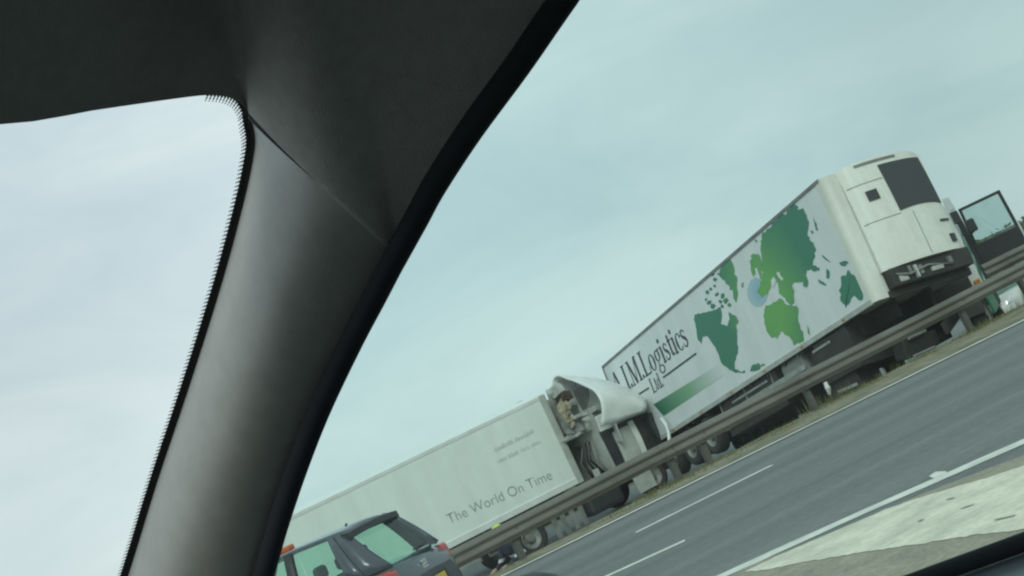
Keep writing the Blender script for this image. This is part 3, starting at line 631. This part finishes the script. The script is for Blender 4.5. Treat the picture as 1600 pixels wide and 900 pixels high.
bx('rear_panel_scrap', GREYW, tb, -.42, -.32, .35, .55, .55, 1.35)
bx('chassis_rail', BLACK, tb, -4.2, 1.4, .72, .84, .55, .82); bx('chassis_rail', BLACK, tb, -4.2, 1.4, 1.56, 1.68, .55, .82)
bx('fuel_tank', DKPL, tb, -1.3, -.1, .0, .6, .25, .85, bevel=.12)
for k in range(4): bx('tank_strap', PMETAL, tb, -1.75-.30*k+.05, -1.75-.30*k+.21, -.06, -.03, .15, .92)
for x_, y_, fc in ((-3.3, .15, -1), (-3.3, 2.25, 1), (1.0, .16, -1), (1.0, 2.24, 1)): wheel(tb, x_, y_, .5, .5, .32, face=fc)
q = MB().tube([TBI @ on_y(1033, 653, 36.2), TBI @ on_y(1040, 664, 36.1), TBI @ on_y(1045, 676, 36.0), TBI @ on_y(1047, 700, 36.0), TBI @ on_y(1050, 722, 36.0)], .055, 8).build('bent_mirror_arm', CABW, tb, smooth=True)
crumple(fine_box(1.5, 2.05, -.25, .35, .5, 2.1).build('folded_door', DKPL, tb), .08, 1.7, 12)

# ------------------------------------------------------------------ tractor of the map trailer, swung away with its door open
TA = pose((15.45, 27.15, -.37), radians(52), radians(2)); TAI = TA.inverted()
ta = empty('lorry_cab', TA, 'white and green lorry cab swung behind the map trailer, driver door wide open', 'lorry cab')
# local: x forward from king pin, y left, right flank at y=-1.24
prof = [(1.55, .85), (1.55, 2.95), (1.75, 3.12), (3.3, 3.10), (3.72, 2.6), (3.9, 1.7), (3.92, .85)]
MB().prism_y(prof, -1.24+.5, 1.24).build('cab_body', CABW, ta, .05)
MB().prism_y([(1.55, .85), (1.55, 2.95), (1.75, 3.12), (2.3, 3.12), (2.3, .85)], -1.24, -.742).build('cab_rear_quarter', CABW, ta, .04)
MB().prism_y([(2.302, 2.75), (2.302, 3.11), (3.3, 3.095), (3.58, 2.75)], -1.24, -.742).build('cab_roof_side', CABW, ta, .03)
MB().prism_y([(3.55, .9), (3.55, 2.7), (3.66, 2.7), (3.9, 1.7), (3.92, .9)], -1.24, -.742).build('door_pillar', DKPL, ta, .02)
for y0, y1, mm in ((-1.10, -.98, CABW), (-.96, -.90, GREEN), (-.86, -.76, CABW)):
    bx('pillar_trim_strip', mm, ta, 3.535, 3.548, y0, y1, .95, 2.65, bevel=.002)
for k, (z0, z1) in enumerate(((.95, 1.3), (1.45, 1.75), (1.85, 2.0))):
    MB().add([(1.56, -1.246, z0), (2.29, -1.246, z0+.35), (2.29, -1.246, z1+.35), (1.56, -1.246, z1)], [(0, 1, 2, 3)]).build('green_stripe', GREEN, ta)
bx('rear_bulkhead', BLACK, ta, 1.49, 1.54, -1.0, 1.22, .85, 2.3)
bx('side_skirt', GREEN, ta, .9, 2.25, -1.25, -1.2, .35, .84); bx('step', BLACK, ta, 2.6, 3.4, -1.22, -.8, .35, .8)
bx('seat', DKPL, ta, 2.35, 2.85, -1.1, -.78, 1.0, 1.9, bevel=.06)
bx('amber_lamp', ORANGE, ta, 1.5, 1.55, -1.2, -1.05, .95, 1.15, bevel=.02); bx('rear_mirror', DKPL, ta, 1.60, 1.72, -1.42, -1.26, 2.45, 2.75, bevel=.03)
for y_ in (-.5, .4): bx('chassis_rail', BLACK, ta, -1.4, 3.4, y_, y_+.1, .55, .8)
bx('fifth_wheel', BLACK, ta, -.5, .5, -.5, .5, .8, .95, bevel=.03)
bx('fuel_tank', PMETAL, ta, .75, 1.5, -1.2, -.6, .3, .85, bevel=.12)
for y_, fc in ((-1.05, -1), (1.05, 1)):
    wheel(ta, -.1, y_, .5, .5, .34, face=fc); wheel(ta, 3.0, y_, .5, .5, .3, face=fc)
    rows = [[(-.1+.6*cos(radians(10+160*i/8)), y_-.2, .5+.6*sin(radians(10+160*i/8))), (-.1+.6*cos(radians(10+160*i/8)), y_+.2, .5+.6*sin(radians(10+160*i/8)))] for i in range(9)]
    MB().grid(rows).build('mudguard', BLACK, ta, thick=.015)
P0, P1, P2, P3 = [TAI @ on_y(*q) for q in ((1414, 552, 26.0), (1465, 528, 26.2), (1461, 515, 26.2), (1410, 530, 26.0))]
q = MB().hexa([P0-Vector((0, 0, .12)), P1-Vector((0, 0, .12)), P1+Vector((.3, .3, -.12)), P0+Vector((.3, .3, -.12))], [P3, P2, P2+Vector((.3, .3, 0)), P3+Vector((.3, .3, 0))]); q.build('battery_box', BLACK, ta, .02)
for (pa, pb) in (((1420, 529), (1446, 517)), ((1428, 557), (1461, 542))):
    a, b = TAI @ on_y(*pa, 25.93), TAI @ on_y(*pb, 26.1); MB().tube([a, b], .035, 6).build('box_strip', ALU, ta)
# open door: hinge at the front of the opening, swung out square to the flank
dl = bpy.data.objects.new('open_door', None)
hx, hy = 3.5, -1.25; D = Vector((-.12, -1, 0)).normalized(); Nn = Vector((D.y, -D.x, 0))
def dpt(u, z, o_=0): p = Vector((hx, hy, 0))+D*u+Nn*o_; return (p.x, p.y, z)
dw, db, dt = 1.1, 1.10, 2.72
MBd = MB().hexa([dpt(0, db, -.03), dpt(dw, db, -.03), dpt(dw, db, .03), dpt(0, db, .03)], [dpt(0, 1.78, -.03), dpt(dw, 1.78, -.03), dpt(dw, 1.78, .03), dpt(0, 1.78, .03)])
door = MBd.build('open_door', DKPL, ta, .015)
fr = [((0, 1.78), (.06, 1.78), (.1, dt-.0), (.04, dt)), ((dw-.07, 1.78), (dw, 1.78), (dw-.02, dt), (dw-.09, dt)), ((.05, dt-.07), (dw-.05, dt-.07), (dw-.06, dt), (.05, dt))]
for f in fr:
    MB().hexa([dpt(u, z, -.025) for u, z in f], [dpt(u, z, .025) for u, z in f]).build('door_frame', DKPL, door)
MB().add([dpt(.05, 1.78), dpt(dw-.05, 1.78), dpt(dw-.06, dt-.05), dpt(.08, dt-.05)], [(0, 1, 2, 3)]).build('window_pane', GL_TRUCK, door)
q = MB(); c_ = dpt(.62, 1.45, -.05); q.box(c_[0]-.03, c_[0]+.03, c_[1]-.08, c_[1]+.08, c_[2]-.03, c_[2]+.03); q.build('door_handle', ALU, door, .01)
q = MB(); c_ = dpt(.2, 2.25, .28); q.box(c_[0]-.05, c_[0]+.05, c_[1]-.11, c_[1]+.11, c_[2]-.16, c_[2]+.16); q.build('door_mirror', DKPL, ta, .04)
q = MB().tube([dpt(.02, 2.05, .05), dpt(.2, 2.1, .28)], .02).build('mirror_arm', DKPL, ta)
MB().hexa([dpt(dw+.003, db, -.032), dpt(dw+.03, db, -.032), dpt(dw+.03, db, .032), dpt(dw+.003, db, .032)], [dpt(dw+.003, 1.9, -.032), dpt(dw+.03, 1.9, -.032), dpt(dw+.03, 1.9, .032), dpt(dw+.003, 1.9, .032)]).build('door_edge', CABW, door)

# ------------------------------------------------------------------ hatchback cars
def hatchback(name, M_, label, paint, group):
    root = empty(name, M_, label, 'car', group)
    # local: x forward from the rear bumper, y left, z up; length 4.28, half width .88
    st = [(0.0, .62, .38, .80), (.06, .76, .30, .96), (.25, .84, .24, 1.02), (.8, .875, .2, 1.04), (2.0, .88, .2, 1.03), (3.0, .875, .2, .99), (3.7, .84, .22, .92), (4.1, .74, .28, .78), (4.28, .56, .38, .62)]
    rows = []
    for x, hw, zb, zt in st:
        zm = (zb+zt)/2
        half = [(-hw*.0, zb), (hw*.75, zb), (hw*.95, zb+.08), (hw, zm-.05), (hw*.985, zm+.15*(zt-zb)), (hw*.95, zt-.05), (hw*.88, zt), (0, zt+.015)]
        row = [(x, -y, z) for y, z in half]+[(x, y, z) for y, z in half[::-1][1:-1]]
        rows.append(row+[row[0]])
    q = MB().grid(rows); q.add(rows[0][:-1], [tuple(range(len(rows[0])-1))]); q.add(rows[-1][:-1], [tuple(range(len(rows[0])-1))])
    q.build('body', paint, root, smooth=True, bevel=.0)
    belt = [(.10, .60, 1.02), (.30, .78, 1.035), (1.2, .80, 1.04), (2.15, .80, 1.035), (2.9, .79, 1.01), (3.25, .70, 1.0), (3.42, .0, 1.0)]
    roof = [(.46, .50, 1.50), (.62, .565, 1.535), (1.25, .585, 1.565), (1.95, .585, 1.56), (2.25, .565, 1.54), (2.42, .50, 1.52), (2.50, .0, 1.52)]
    belt[0] = (.07, .56, 1.02)
    def side(s_): return [(x, s_*y, z) for x, y, z in belt], [(x, s_*y, z) for x, y, z in roof]
    rf = MB(); (_, rl), (_, r2) = side(1), side(-1)
    seq = [(.44, .50, 1.49)]+[]
    rrs = []
    for k in range(len(roof)-1):
        x, y, z = roof[k]; rrs.append([(x+.03*(1-abs(v)), y*v, z+.035*(1-v*v)) for v in (-1, -.7, -.35, 0, .35, .7, 1)])
    rf.grid(rrs).build('roof', paint, root, smooth=True, thick=.03)
    def lerp3(a, b, t): return tuple(a[i]+(b[i]-a[i])*t for i in range(3))
    def panel(nm, bA, bB, tA, tB, material, thick_, lo=0, hi=1):
        rows = []
        for i in range(5):
            t = lo+(hi-lo)*i/4; a, b = lerp3(bA, tA, t), lerp3(bB, tB, t); bow = .025*sin(pi*t)
            rows.append([tuple(lerp3(a, b, u)[j]+(bow if j == 1 else 0)*(1 if (a[1]+b[1]) > 0 else -1) for j in range(3)) for u in (0, .5, 1)])
        return MB().grid(rows).build(nm, material, root, smooth=True, thick=thick_)
    for s_ in (1, -1):
        B, T = side(s_)
        panel('rear_pillar', B[0], B[1], T[0], T[1], paint, .05); 
        def pt(L_, k, u): return lerp3(L_[k], L_[k+1], u)
        panel('quarter_frame', B[1], pt(B, 1, .22), T[1], pt(T, 1, .12), paint, .05)
        panel('window', pt(B, 1, .22), pt(B, 1, .92), pt(T, 1, .12), pt(T, 1, .92), GL_CAR, 0)
        panel('centre_pillar', pt(B, 1, .92), pt(B, 2, .06), pt(T, 1, .92), pt(T, 2, .08), DKPL, .05)
        panel('window', pt(B, 2, .06), pt(B, 2, .97), pt(T, 2, .08), T[3], GL_CAR, 0)
        panel('front_pillar', B[4], B[5], T[4], T[5], paint, .05)
        panel('window', B[3], B[4], T[3], T[4], GL_CAR, 0)
        panel('windscreen', B[5], B[6], T[5], T[6], GL_CAR, 0)
        bx('door_handle', paint, root, 1.15, 1.32, s_*.875-.015, s_*.875+.015, .86, .9)
    panel('rear_window', (.07, -.56, 1.02), (.07, .56, 1.02), (.46, -.50, 1.50), (.46, .50, 1.50), GL_CAR, 0)
    for s_ in (1, -1):
        q = MB().hexa([(.03, s_*.52, .82), (.03, s_*.72, .80), (.26, s_*.865, .86), (.3, s_*.7, .86)], [(.05, s_*.54, .985), (.05, s_*.69, .99), (.20, s_*.83, 1.01), (.3, s_*.6, 1.0)])
        q.build('tail_light', REDL, root, .03, smooth=False)
        q = MB().hexa([(4.1, s_*.5, .66), (4.0, s_*.76, .68), (3.8, s_*.8, .70), (3.8, s_*.5, .7)], [(4.05, s_*.5, .78), (3.95, s_*.74, .8), (3.75, s_*.79, .84), (3.75, s_*.5, .84)])
        q.build('headlight', CHROME, root, .02)
        q = MB().box(2.75, 2.9, s_*.86, s_*1.02, 1.02, 1.16) if s_ > 0 else MB().box(2.75, 2.9, -1.02, -.86, 1.02, 1.16)
        q.build('door_mirror', paint, root, .05)
    sp = []
    for v in (-1, -.6, 0, .6, 1):
        z = 1.535-.02*v*v; sp.append([(.60, .55*v, z+.02), (.36+.05*v*v, .57*v, z), (.35+.05*v*v, .57*v, z-.07), (.50, .55*v, z-.075)])
    sp = [r+[r[0]] for r in sp]; q = MB().grid(sp); q.add(sp[0][:4], [(0, 1, 2, 3)]); q.add(sp[-1][:4], [(0, 1, 2, 3)]); q.build('roof_spoiler', DKPL, root, .008)
    bx('number_plate', PLATE, root, -.035, -.022, -.26, .26, .62, .73, bevel=.004)
    bx('plate_recess', DKPL, root, -.02, .03, -.34, .34, .60, .76, bevel=.01); bx('bumper', DKPL, root, -.06, .12, -.68, .68, .34, .55, bevel=.05)
    e = MB()                                             # badge: an S of slanted bars
    for a, b in (((.06, .035), (-.05, .035)), ((-.05, .035), (-.055, .005)), ((-.055, .005), (.055, -.005)), ((.055, -.005), (.05, -.035)), ((.05, -.035), (-.06, -.035))):
        e.add([(.02, a[0], .895+a[1]+.014), (.02, b[0], .895+b[1]+.014), (.02, b[0], .895+b[1]-.014), (.02, a[0], .895+a[1]-.014)], [(0, 1, 2, 3)])
    e.build('badge', CHROME, root, thick=.012)
    MB().tube([(.075, .0, 1.07), (.10, -.28, 1.08)], .012).build('rear_wiper', DKPL, root)
    MB().tube([(.80, 0, 1.56), (.75, 0, 1.61)], [.018, .012]).build('aerial', DKPL, root)
    for xx, ys in ((.95, (-.48, 0, .48)), (2.05, (-.38, .38))):
        for yy in ys: 
            sb = bx('seat_back', DKPL, root, xx, xx+.14, yy-.2, yy+.2, .6, 1.16, bevel=.05); bx('head_rest', DKPL, sb, xx+.02, xx+.11, yy-.11, yy+.11, 1.19, 1.33, bevel=.04)
    for xx in (.72, 3.32):
        for s_ in (-1, 1): wheel(root, xx, s_*.78, .31, .31, .2, face=s_)
    for yy in (.45,):
        bx('roof_lamp', mat('amber_beacon', (.62, .14, .03), .3, var=.2), root, 1.48, 1.64, .06, .20, 1.60, 1.665, bevel=.02)
    return root
hatchback('hatchback_car', pose((1.95, 15.75, 0), radians(142.7)) @ Matrix.Scale(1.085, 4, (0, 0, 1)), 'dark blue grey hatchback with red tail lights, seen from behind by the pillar', NAVY, 'cars on the road')
wc = on_y(1556, 462, 28.7)
hatchback('hatchback_car', pose((wc.x+4.2, 29.6, ground_z(wc.x, 29.6)+.12), radians(181), 0, radians(3)), 'white car on the bank behind the barrier at the right edge, mostly hidden', CABW, 'cars on the road')

# ------------------------------------------------------------------ person crouching behind the barrier
def person(M_, label):
    pts = {'pel': (0, 0, .42), 'wai': (.04, 0, .58), 'che': (.14, 0, .78), 'sho': (.2, 0, .90), 'nec': (.24, 0, .98), 'hd1': (.27, 0, 1.06), 'hd2': (.28, 0, 1.17), 'hd3': (.27, 0, 1.25)}
    rad = {'pel': .16, 'wai': .145, 'che': .16, 'sho': .12, 'nec': .06, 'hd1': .085, 'hd2': .105, 'hd3': .07}
    ed = [('pel', 'wai'), ('wai', 'che'), ('che', 'sho'), ('sho', 'nec'), ('nec', 'hd1'), ('hd1', 'hd2'), ('hd2', 'hd3')]
    for s, k in ((1, 'l'), (-1, 'r')):
        pts.update({k+'h': (.02, s*.1, .38), k+'k': (.38, s*.17, .46 if s > 0 else .30), k+'a': (.18, s*.16, .09), k+'t': (.36, s*.18, .05), k+'s': (.2, s*.2, .86), k+'e': (.32, s*.27, .62), k+'w': (.52, s*.18, .58), k+'p': (.6, s*.15, .58)})
        rad.update({k+'h': .11, k+'k': .075, k+'a': .055, k+'t': .045, k+'s': .08, k+'e': .055, k+'w': .04, k+'p': .04})
        ed += [('pel', k+'h'), (k+'h', k+'k'), (k+'k', k+'a'), (k+'a', k+'t'), ('sho', k+'s'), (k+'s', k+'e'), (k+'e', k+'w'), (k+'w', k+'p')]
        for j in range(5):
            f1, f2 = k+'f%d' % j, k+'g%d' % j; oy = (j-1.5)*.022 if j < 4 else s*-.05
            pts[f1] = (.655 if j < 4 else .62, s*.15+oy, .575); pts[f2] = (.70-abs(j-1.5)*.008 if j < 4 else .66, s*.15+oy*1.1, .55); rad[f1] = .0105; rad[f2] = .009
            ed += [(k+'p', f1), (f1, f2)]
    ks = list(pts); me = bpy.data.meshes.new('person'); me.from_pydata([pts[k] for k in ks], [(ks.index(a), ks.index(b)) for a, b in ed], [])
    o = bpy.data.objects.new('tmp', me); col.objects.link(o); sk = o.modifiers.new('s', 'SKIN'); sk.use_smooth_shade = True; o.modifiers.new('u', 'SUBSURF').levels = 2
    for i, k in enumerate(ks): me.skin_vertices[0].data[i].radius = (rad[k], rad[k]); me.skin_vertices[0].data[i].use_root = (k == 'pel')
    bpy.context.view_layer.update(); m2 = bpy.data.meshes.new_from_object(o.evaluated_get(bpy.context.evaluated_depsgraph_get())); bpy.data.objects.remove(o)
    m2.materials.clear()
    for mm in (mat('navy_trousers', (.03, .035, .06), .85, var=.3, scale=9), mat('hi_vis_yellow', (.52, .68, .06), .6, var=.15, scale=9), mat('skin', (.5, .32, .24), .6, var=.1), mat('hair', (.05, .035, .025), .8), mat('reflective_band', (.62, .64, .66), .4)):
        m2.materials.append(mm)
    for p in m2.polygons:
        c = p.center; p.use_smooth = True
        if c.z > 1.0 and c.x < .36: p.material_index = 3 if (c.z > 1.16 or c.x < .24) else 2
        elif c.z > 1.0: p.material_index = 3 if c.z > 1.22 else 2
        elif c.x > .54 and c.z > .5: p.material_index = 2
        elif c.z > .52: p.material_index = 4 if .66 < c.z < .71 and c.x < .4 else 0
        else: p.material_index = 4 if (c.x > .2 and .18 < c.z < .23) else 0
    po = bpy.data.objects.new('person', m2); col.objects.link(po); po.matrix_world = M_
    fc = MB(); 
    for s in (-1, 1): fc.lathe_y([(.001, -.008), (.012, 0), (.001, .008)], 8, (.372, s*.035, 1.16))
    fc.build('eyes', DKPL, po); MB().hexa([(.36, -.018, 1.10), (.40, -.012, 1.10), (.40, .012, 1.10), (.36, .018, 1.10)], [(.365, -.01, 1.15), (.38, -.006, 1.15), (.38, .006, 1.15), (.365, .01, 1.15)]).build('nose', MATS['skin'], po, .006)
    cap = MB(); rows = []
    for i in range(7):
        a = pi/2*i/6; rows.append([(.275+.118*cos(a)*cos(b*pi/8), .115*cos(a)*sin(b*pi/8), 1.19+.11*sin(a)) for b in range(17)])
    cap.grid(rows).build('cap', MATS['hi_vis_yellow'], po, smooth=True, thick=.01)
    return tag(po, label, 'person')
pp = on_y(792, 812, 24.3)
person(pose((pp.x, 24.3, pp.z-1.29), radians(205)), 'person in dark navy clothes and a yellow cap crouching behind the barrier')

# ------------------------------------------------------------------ our own car (interior round the camera)
TH = YAW + radians(60)
Fv = Vector((cos(TH), sin(TH), 0)); Rv = Vector((sin(TH), -cos(TH), 0))
CARM = Matrix((Rv, Fv, UZ)).transposed().to_4x4()
own = empty('car_interior', CARM, 'dark cabin of the car we sit in, roof lining and windscreen pillar in front', 'car interior')
def loc_ray(x, y): d = ray(x, y); return Vector((d.dot(Rv), d.dot(Fv), d.dot(UZ)))
def side(x, y, r0=.80, k=.30): d = loc_ray(x, y); return d*(r0/(d.x+k*d.z))
def wind(x, y, f0=1.0, k=1.5): d = loc_ray(x, y); return d*(f0/(d.y+k*d.z))
Z = Vector((0, 0, CAM_H))
MIR = .10                                                # left side mirrors the right about this plane / 2
def mir(p): return Vector((MIR-p.x, p.y, p.z))
A_px = [(62, 1330), (130, 1110), (200, 900), (245, 755), (297, 600), (346, 445), (380, 320), (396, 245), (398, 210), (390, 180)]
B_px = [(330, 1290), (376, 1070), (427, 900), (447, 830), (475, 745), (512, 648), (560, 545), (600, 468), (622, 425), (634, 403)]
B_px = [(x_-16, y_-9) for x_, y_ in B_px]
Ac = smoothc([wind(*p) for p in A_px], 40); Bc = smoothc([side(*p) for p in B_px], 40)
def pillar(fn, nm):
    rows = []; outer = []
    for a, b in zip(Ac, Bc):
        row = []; ro = []
        inw = ((-(a+b)/2).normalized()*.75+Vector((-.5, -.25, 0))).normalized()
        for j in range(33):
            t = j/32; p = a.lerp(b, t); amp = .060*(sin(pi*t**.85)**.85)
            row.append(fn(p+inw*amp)+Z)
            ro.append(fn(p-inw*(.045*sin(pi*t)+.004))+Z)
        rows.append(row); outer.append(ro)
    MB().grid(rows).build('pillar_trim', TRIM, own, smooth=True)
    MB().grid(outer).build('pillar_outer_skin', NAVY, own, smooth=True)
    return rows
prow = pillar(lambda p: p, 'r'); pillar(mir, 'l')
# windscreen header, door rail, head lining
Hc_px = [(388, 176), (378, 163), (360, 153), (330, 149), (290, 152), (150, 172), (0, 195)]
Hc = [wind(*p) for p in Hc_px]
hd = (Hc[-1]-Hc[-3]); hd.normalize()
Hc += [Hc[-1]+Vector((-.15, .012, .004)), Hc[-1]+Vector((-.32, .02, .006))]; midx = MIR/2
Hc = [p for p in Hc if p.x > midx+.02]+[Vector((midx, Hc[-1].y+.004, Hc[-1].z+.004))]
rail_px = [(634, 403), (662, 352), (690, 300), (745, 215), (820, 112), (897, 0), (1000, -140)]
rail_px = [(x_-16, y_-9) for x_, y_ in rail_px]
Rc = [side(*p) for p in rail_px]; Rc += [Vector((.715, .0, .27)), Vector((.71, -.5, .285)), Vector((.70, -1.1, .27)), Vector((.66, -1.9, .2))]
seam_a, seam_b = Ac[-1], Bc[-1]
inw_s = ((-(seam_a+seam_b)/2).normalized()*.75+Vector((-.5, -.25, 0))).normalized()
seam = []; under = []
for j in range(33):
    t = j/32; f_ = sin(pi*t)**.5; seam.append(prow[-1][j]-Z+inw_s*.003*f_); under.append(prow[-4][j]-Z-inw_s*.010*f_)
l1, l2, l3 = smoothc(Hc[::-1], 26), smoothc(seam, 26)[1:], smoothc(Rc, 30)[1:]
loop = l1+l2+l3; uloop = l1+smoothc(under, 26)[1:]+l3
def lining(fn):
    rows = []
    for i, p in enumerate(loop):
        row = [uloop[i], p]
        ctr = Vector((midx, min(p.y-.35, -.25) if p.y > 0 else p.y, .0))
        hor = Vector((ctr.x-p.x, ctr.y-p.y, 0))
        top = .40
        row.append(p+Vector((0, 0, .004))+hor.normalized()*.004)
        for t in (.03, .08, .15, .24, .36, .5, .7, .9, 1.0):
            f_ = 1-(1-min(t/.5, 1))**2.2
            row.append(Vector((p.x, p.y, 0))+hor*t+Vector((0, 0, p.z+(top-p.z)*f_)))
        rows.append(row)
    for j in range(3, len(rows[0])):                     # ease the folds where header, seam and rail meet
        for _ in range(14*(j-2)):
            c_ = [r[j] for r in rows]
            for i in range(1, len(rows)-1): rows[i][j] = c_[i]*.5+(c_[i-1]+c_[i+1])*.25
    rows = [[fn(q)+Z for q in r] for r in rows]
    return MB().grid(rows).build('head_lining', HEADL, own, smooth=True)
lining(lambda p: p); lining(mir)
MB().tube([p-inw_s*.002+Z for p in smoothc(seam[1:-14], 30)], [.0003+.0021*(1-i/29)**.8 for i in range(30)], 8).build('trim_seam', SEAL, own, smooth=True)
# rubber seal round the side window, black edge band and dots of the windscreen
seal_pts = smoothc([side(*p) for p in B_px]+[side(*p) for p in rail_px[1:]]+[Vector((.715, .0, .27)), Vector((.71, -.5, .285))], 90)
sr = MB().tube([p+Vector((-.006, -.006, -.002))+Z for p in seal_pts], .0085, 10).build('window_seal', SEAL, own, smooth=True)
MB().tube([mir(p+Vector((-.006, -.006, -.002)))+Z for p in seal_pts], .0085, 10).build('window_seal', SEAL, own, smooth=True)
FRIT = mat('black_ceramic_band', (.012, .013, .014), .6, var=.1)
edge = Ac+[Hc[k] for k in range(0, len(Hc))]
edge_s = smoothc(Ac[::2]+Hc[:4], 260)
wn = Vector((0, 1, 1.5)).normalized()
bandL = []; dots = MB()
acc = 0; last = None
for i, p in enumerate(edge_s):
    d = (edge_s[min(i+1, 259)]-edge_s[max(i-1, 0)]).normalized(); inn = d.cross(wn); inn.normalize()
    if (inn.x > 0 if not bandL else inn.dot(bandL[-1][1]) < 0): inn = -inn
    bandL.append((p, inn, d))
fade = lambda i: 1 if i < 205 else max(.15, 1-(i-205)/40)
MB().grid([[p-inn*.03+wn*.004+Z, p+inn*.0045*fade(i)+wn*.004+Z] for i, (p, inn, d) in enumerate(bandL)]).build('windscreen_band', FRIT, own, thick=.001)
tot = 0; step = .0036; nxt = 0
for i in range(1, 260):
    p0_, p1_ = bandL[i-1][0], bandL[i][0]; seg = (p1_-p0_).length
    while nxt < tot+seg:
        u = (nxt-tot)/seg; p = p0_.lerp(p1_, u); inn, d = bandL[i][1], bandL[i][2]; b0_ = .0045*fade(i)
        for r_i, (off, rad_) in enumerate(((.0009, .0013), (.0030, .0010), (.0048, .0007))):
            c = p+inn*(b0_+off)+wn*.0035
            dots.add([c+Z+(inn*cos(k*pi/3)+d*sin(k*pi/3))*rad_ for k in range(6)], [tuple(range(6))])
        nxt += step
    tot += seg
tag(dots.build('windscreen_dots', FRIT, own), kind='stuff')
# glass
def ax_at(u):                                            # lateral position of the windscreen edge at height u
    for a, b in zip(Ac, Ac[1:]):
        if a.z <= u <= b.z: return a.x+(b.x-a.x)*(u-a.z)/(b.z-a.z)
    return Ac[0].x if u < Ac[0].z else Ac[-1].x
rows = []
for j in range(13):
    u = -.30+(Hc[3].z+.012+.30)*j/12; xr = ax_at(u)+.012
    rows.append([Vector((xr+(MIR-2*xr)*i/12, 1.0-1.5*u, u))+wn*.006+Z for i in range(13)])
MB().grid(rows).build('windscreen', GL_WIND, own, smooth=True)
sp_ = [p for p in seal_pts if p.z > -.2]
for fn in (lambda p: p, mir):
    MB().grid([[fn(Vector((.806-.30*z_, p.y, z_)))+Z for z_ in [-.21+(p.z+.21)*k/6 for k in range(7)]] for p in sp_]).build('side_window', GL_SIDE, own, smooth=True)
MB().grid([[Vector((.05+.72*i, -2.05+.25*j, -.15+.42*j))+Z for j in (0, 1)] for i in (-1, 0, 1)]).build('rear_window', GL_CAR, own)
# doors, belt seals, dash, floor and outer shell
DOORT = mat('door_top_trim', (.15, .175, .19), .3, c2=(.13, .15, .165), scale=3, bump=.03, bscale=300, spec=.7)
for fn, s_ in ((lambda p: p, 1), (mir, -1)):
    MB().tube([fn(Vector((.846, f, -.178-.018*f+.006)))+Z for f in (-.5, -.2, 0, .2, .4, .6, .8, 1.0)], .0058, 10).build('belt_seal', SEAL, own, smooth=True)
    rows = []
    for f in (-1.9, -1.2, -.6, -.2, 0, .2, .4, .6, .8, 1.0, 1.15):
        zb = -.174-.018*f
        rows.append([fn(Vector((x_, f, zb+dz)))+Z for x_, dz in ((.848, -.004), (.836, -.006), (.815, -.010), (.775, -.022), (.74, -.05), (.725, -.09), (.72, -.35), (.72, -1.1))])
    MB().grid(rows).build('door_trim', DOORT, own, smooth=True)
    rows = []
    for f in (-1.95, -1.2, -.6, 0, .6, 1.15, 1.5, 2.3):
        zb = -.20-.018*f
        rows.append([fn(Vector((x_, f, z_)))+Z for x_, z_ in ((.857, zb), (.89, zb-.06), (.905, -.6), (.88, -1.2))])
    MB().grid(rows).build('body_side', NAVY, own, smooth=True)
    MB().hexa([fn(v)+Z for v in (Vector((.77, -.62, -.2)), Vector((.86, -.62, -.2)), Vector((.86, -.50, -.2)), Vector((.77, -.50, -.2)))], [fn(v)+Z for v in (Vector((.66, -.74, .30)), Vector((.73, -.74, .30)), Vector((.73, -.62, .30)), Vector((.66, -.62, .30)))]).build('centre_pillar', TRIM, own, .01)
    MB().hexa([fn(v)+Z for v in (Vector((.72, -2.0, -.2)), Vector((.86, -2.0, -.2)), Vector((.86, -1.5, -.2)), Vector((.72, -1.5, -.2)))], [fn(v)+Z for v in (Vector((.60, -1.9, .25)), Vector((.68, -1.9, .25)), Vector((.68, -1.6, .25)), Vector((.60, -1.6, .25)))]).build('rear_quarter', TRIM, own, .01)
MB().grid([[Vector((midx-.72+1.44*i/6, -1.95+2.4*j/8, .43-.06*abs(i/3-1)**2-(.10*(j/8-.55)**2 if j > 4 else .03)))+Z for j in range(9)] for i in range(7)]).build('roof_panel', NAVY, own, smooth=True, thick=.01)
bx('floor', BLACK, own, midx-.85, midx+.85, -2.1, 1.3, .40, .45)
bx('tailgate', TRIM, own, midx-.8, midx+.8, -2.12, -2.05, .45, 1.48)
MB().prism_x([(.72, .5), (.72, 1.28), (.80, 1.37), (1.30, 1.36), (1.42, 1.30), (1.42, .5)], midx-.72, midx+.72).build('dashboard', DKPL, own, .04)
MB().prism_x([(1.43, .75), (1.43, 1.28), (1.8, 1.22), (2.3, 1.06), (2.45, .75)], midx-.8, midx+.8).build('bonnet', NAVY, own, .06)
# door mirror outside, its top just in view
mc = loc_ray(738, 932); mc = mc*(.98/mc.x)
rows = []
for i in range(13):
    a = pi*i/12
    se = lambda v, e: (abs(v)**e)*(1 if v >= 0 else -1)
    rows.append([mc+Vector((.105*se(-cos(a), .7), .055*max(sin(a), 0)**.45*se(cos(b*pi/10), .6), -.07+.07*max(sin(a), 0)**.45*se(sin(b*pi/10), .6)))+Z for b in range(21)])
MB().grid(rows).build('door_mirror', DKPL, own, smooth=True)
bx('mirror_foot', DKPL, own, .855, mc.x-.04, mc.y-.03, mc.y+.03, mc.z+CAM_H-.17, mc.z+CAM_H-.11, bevel=.01)
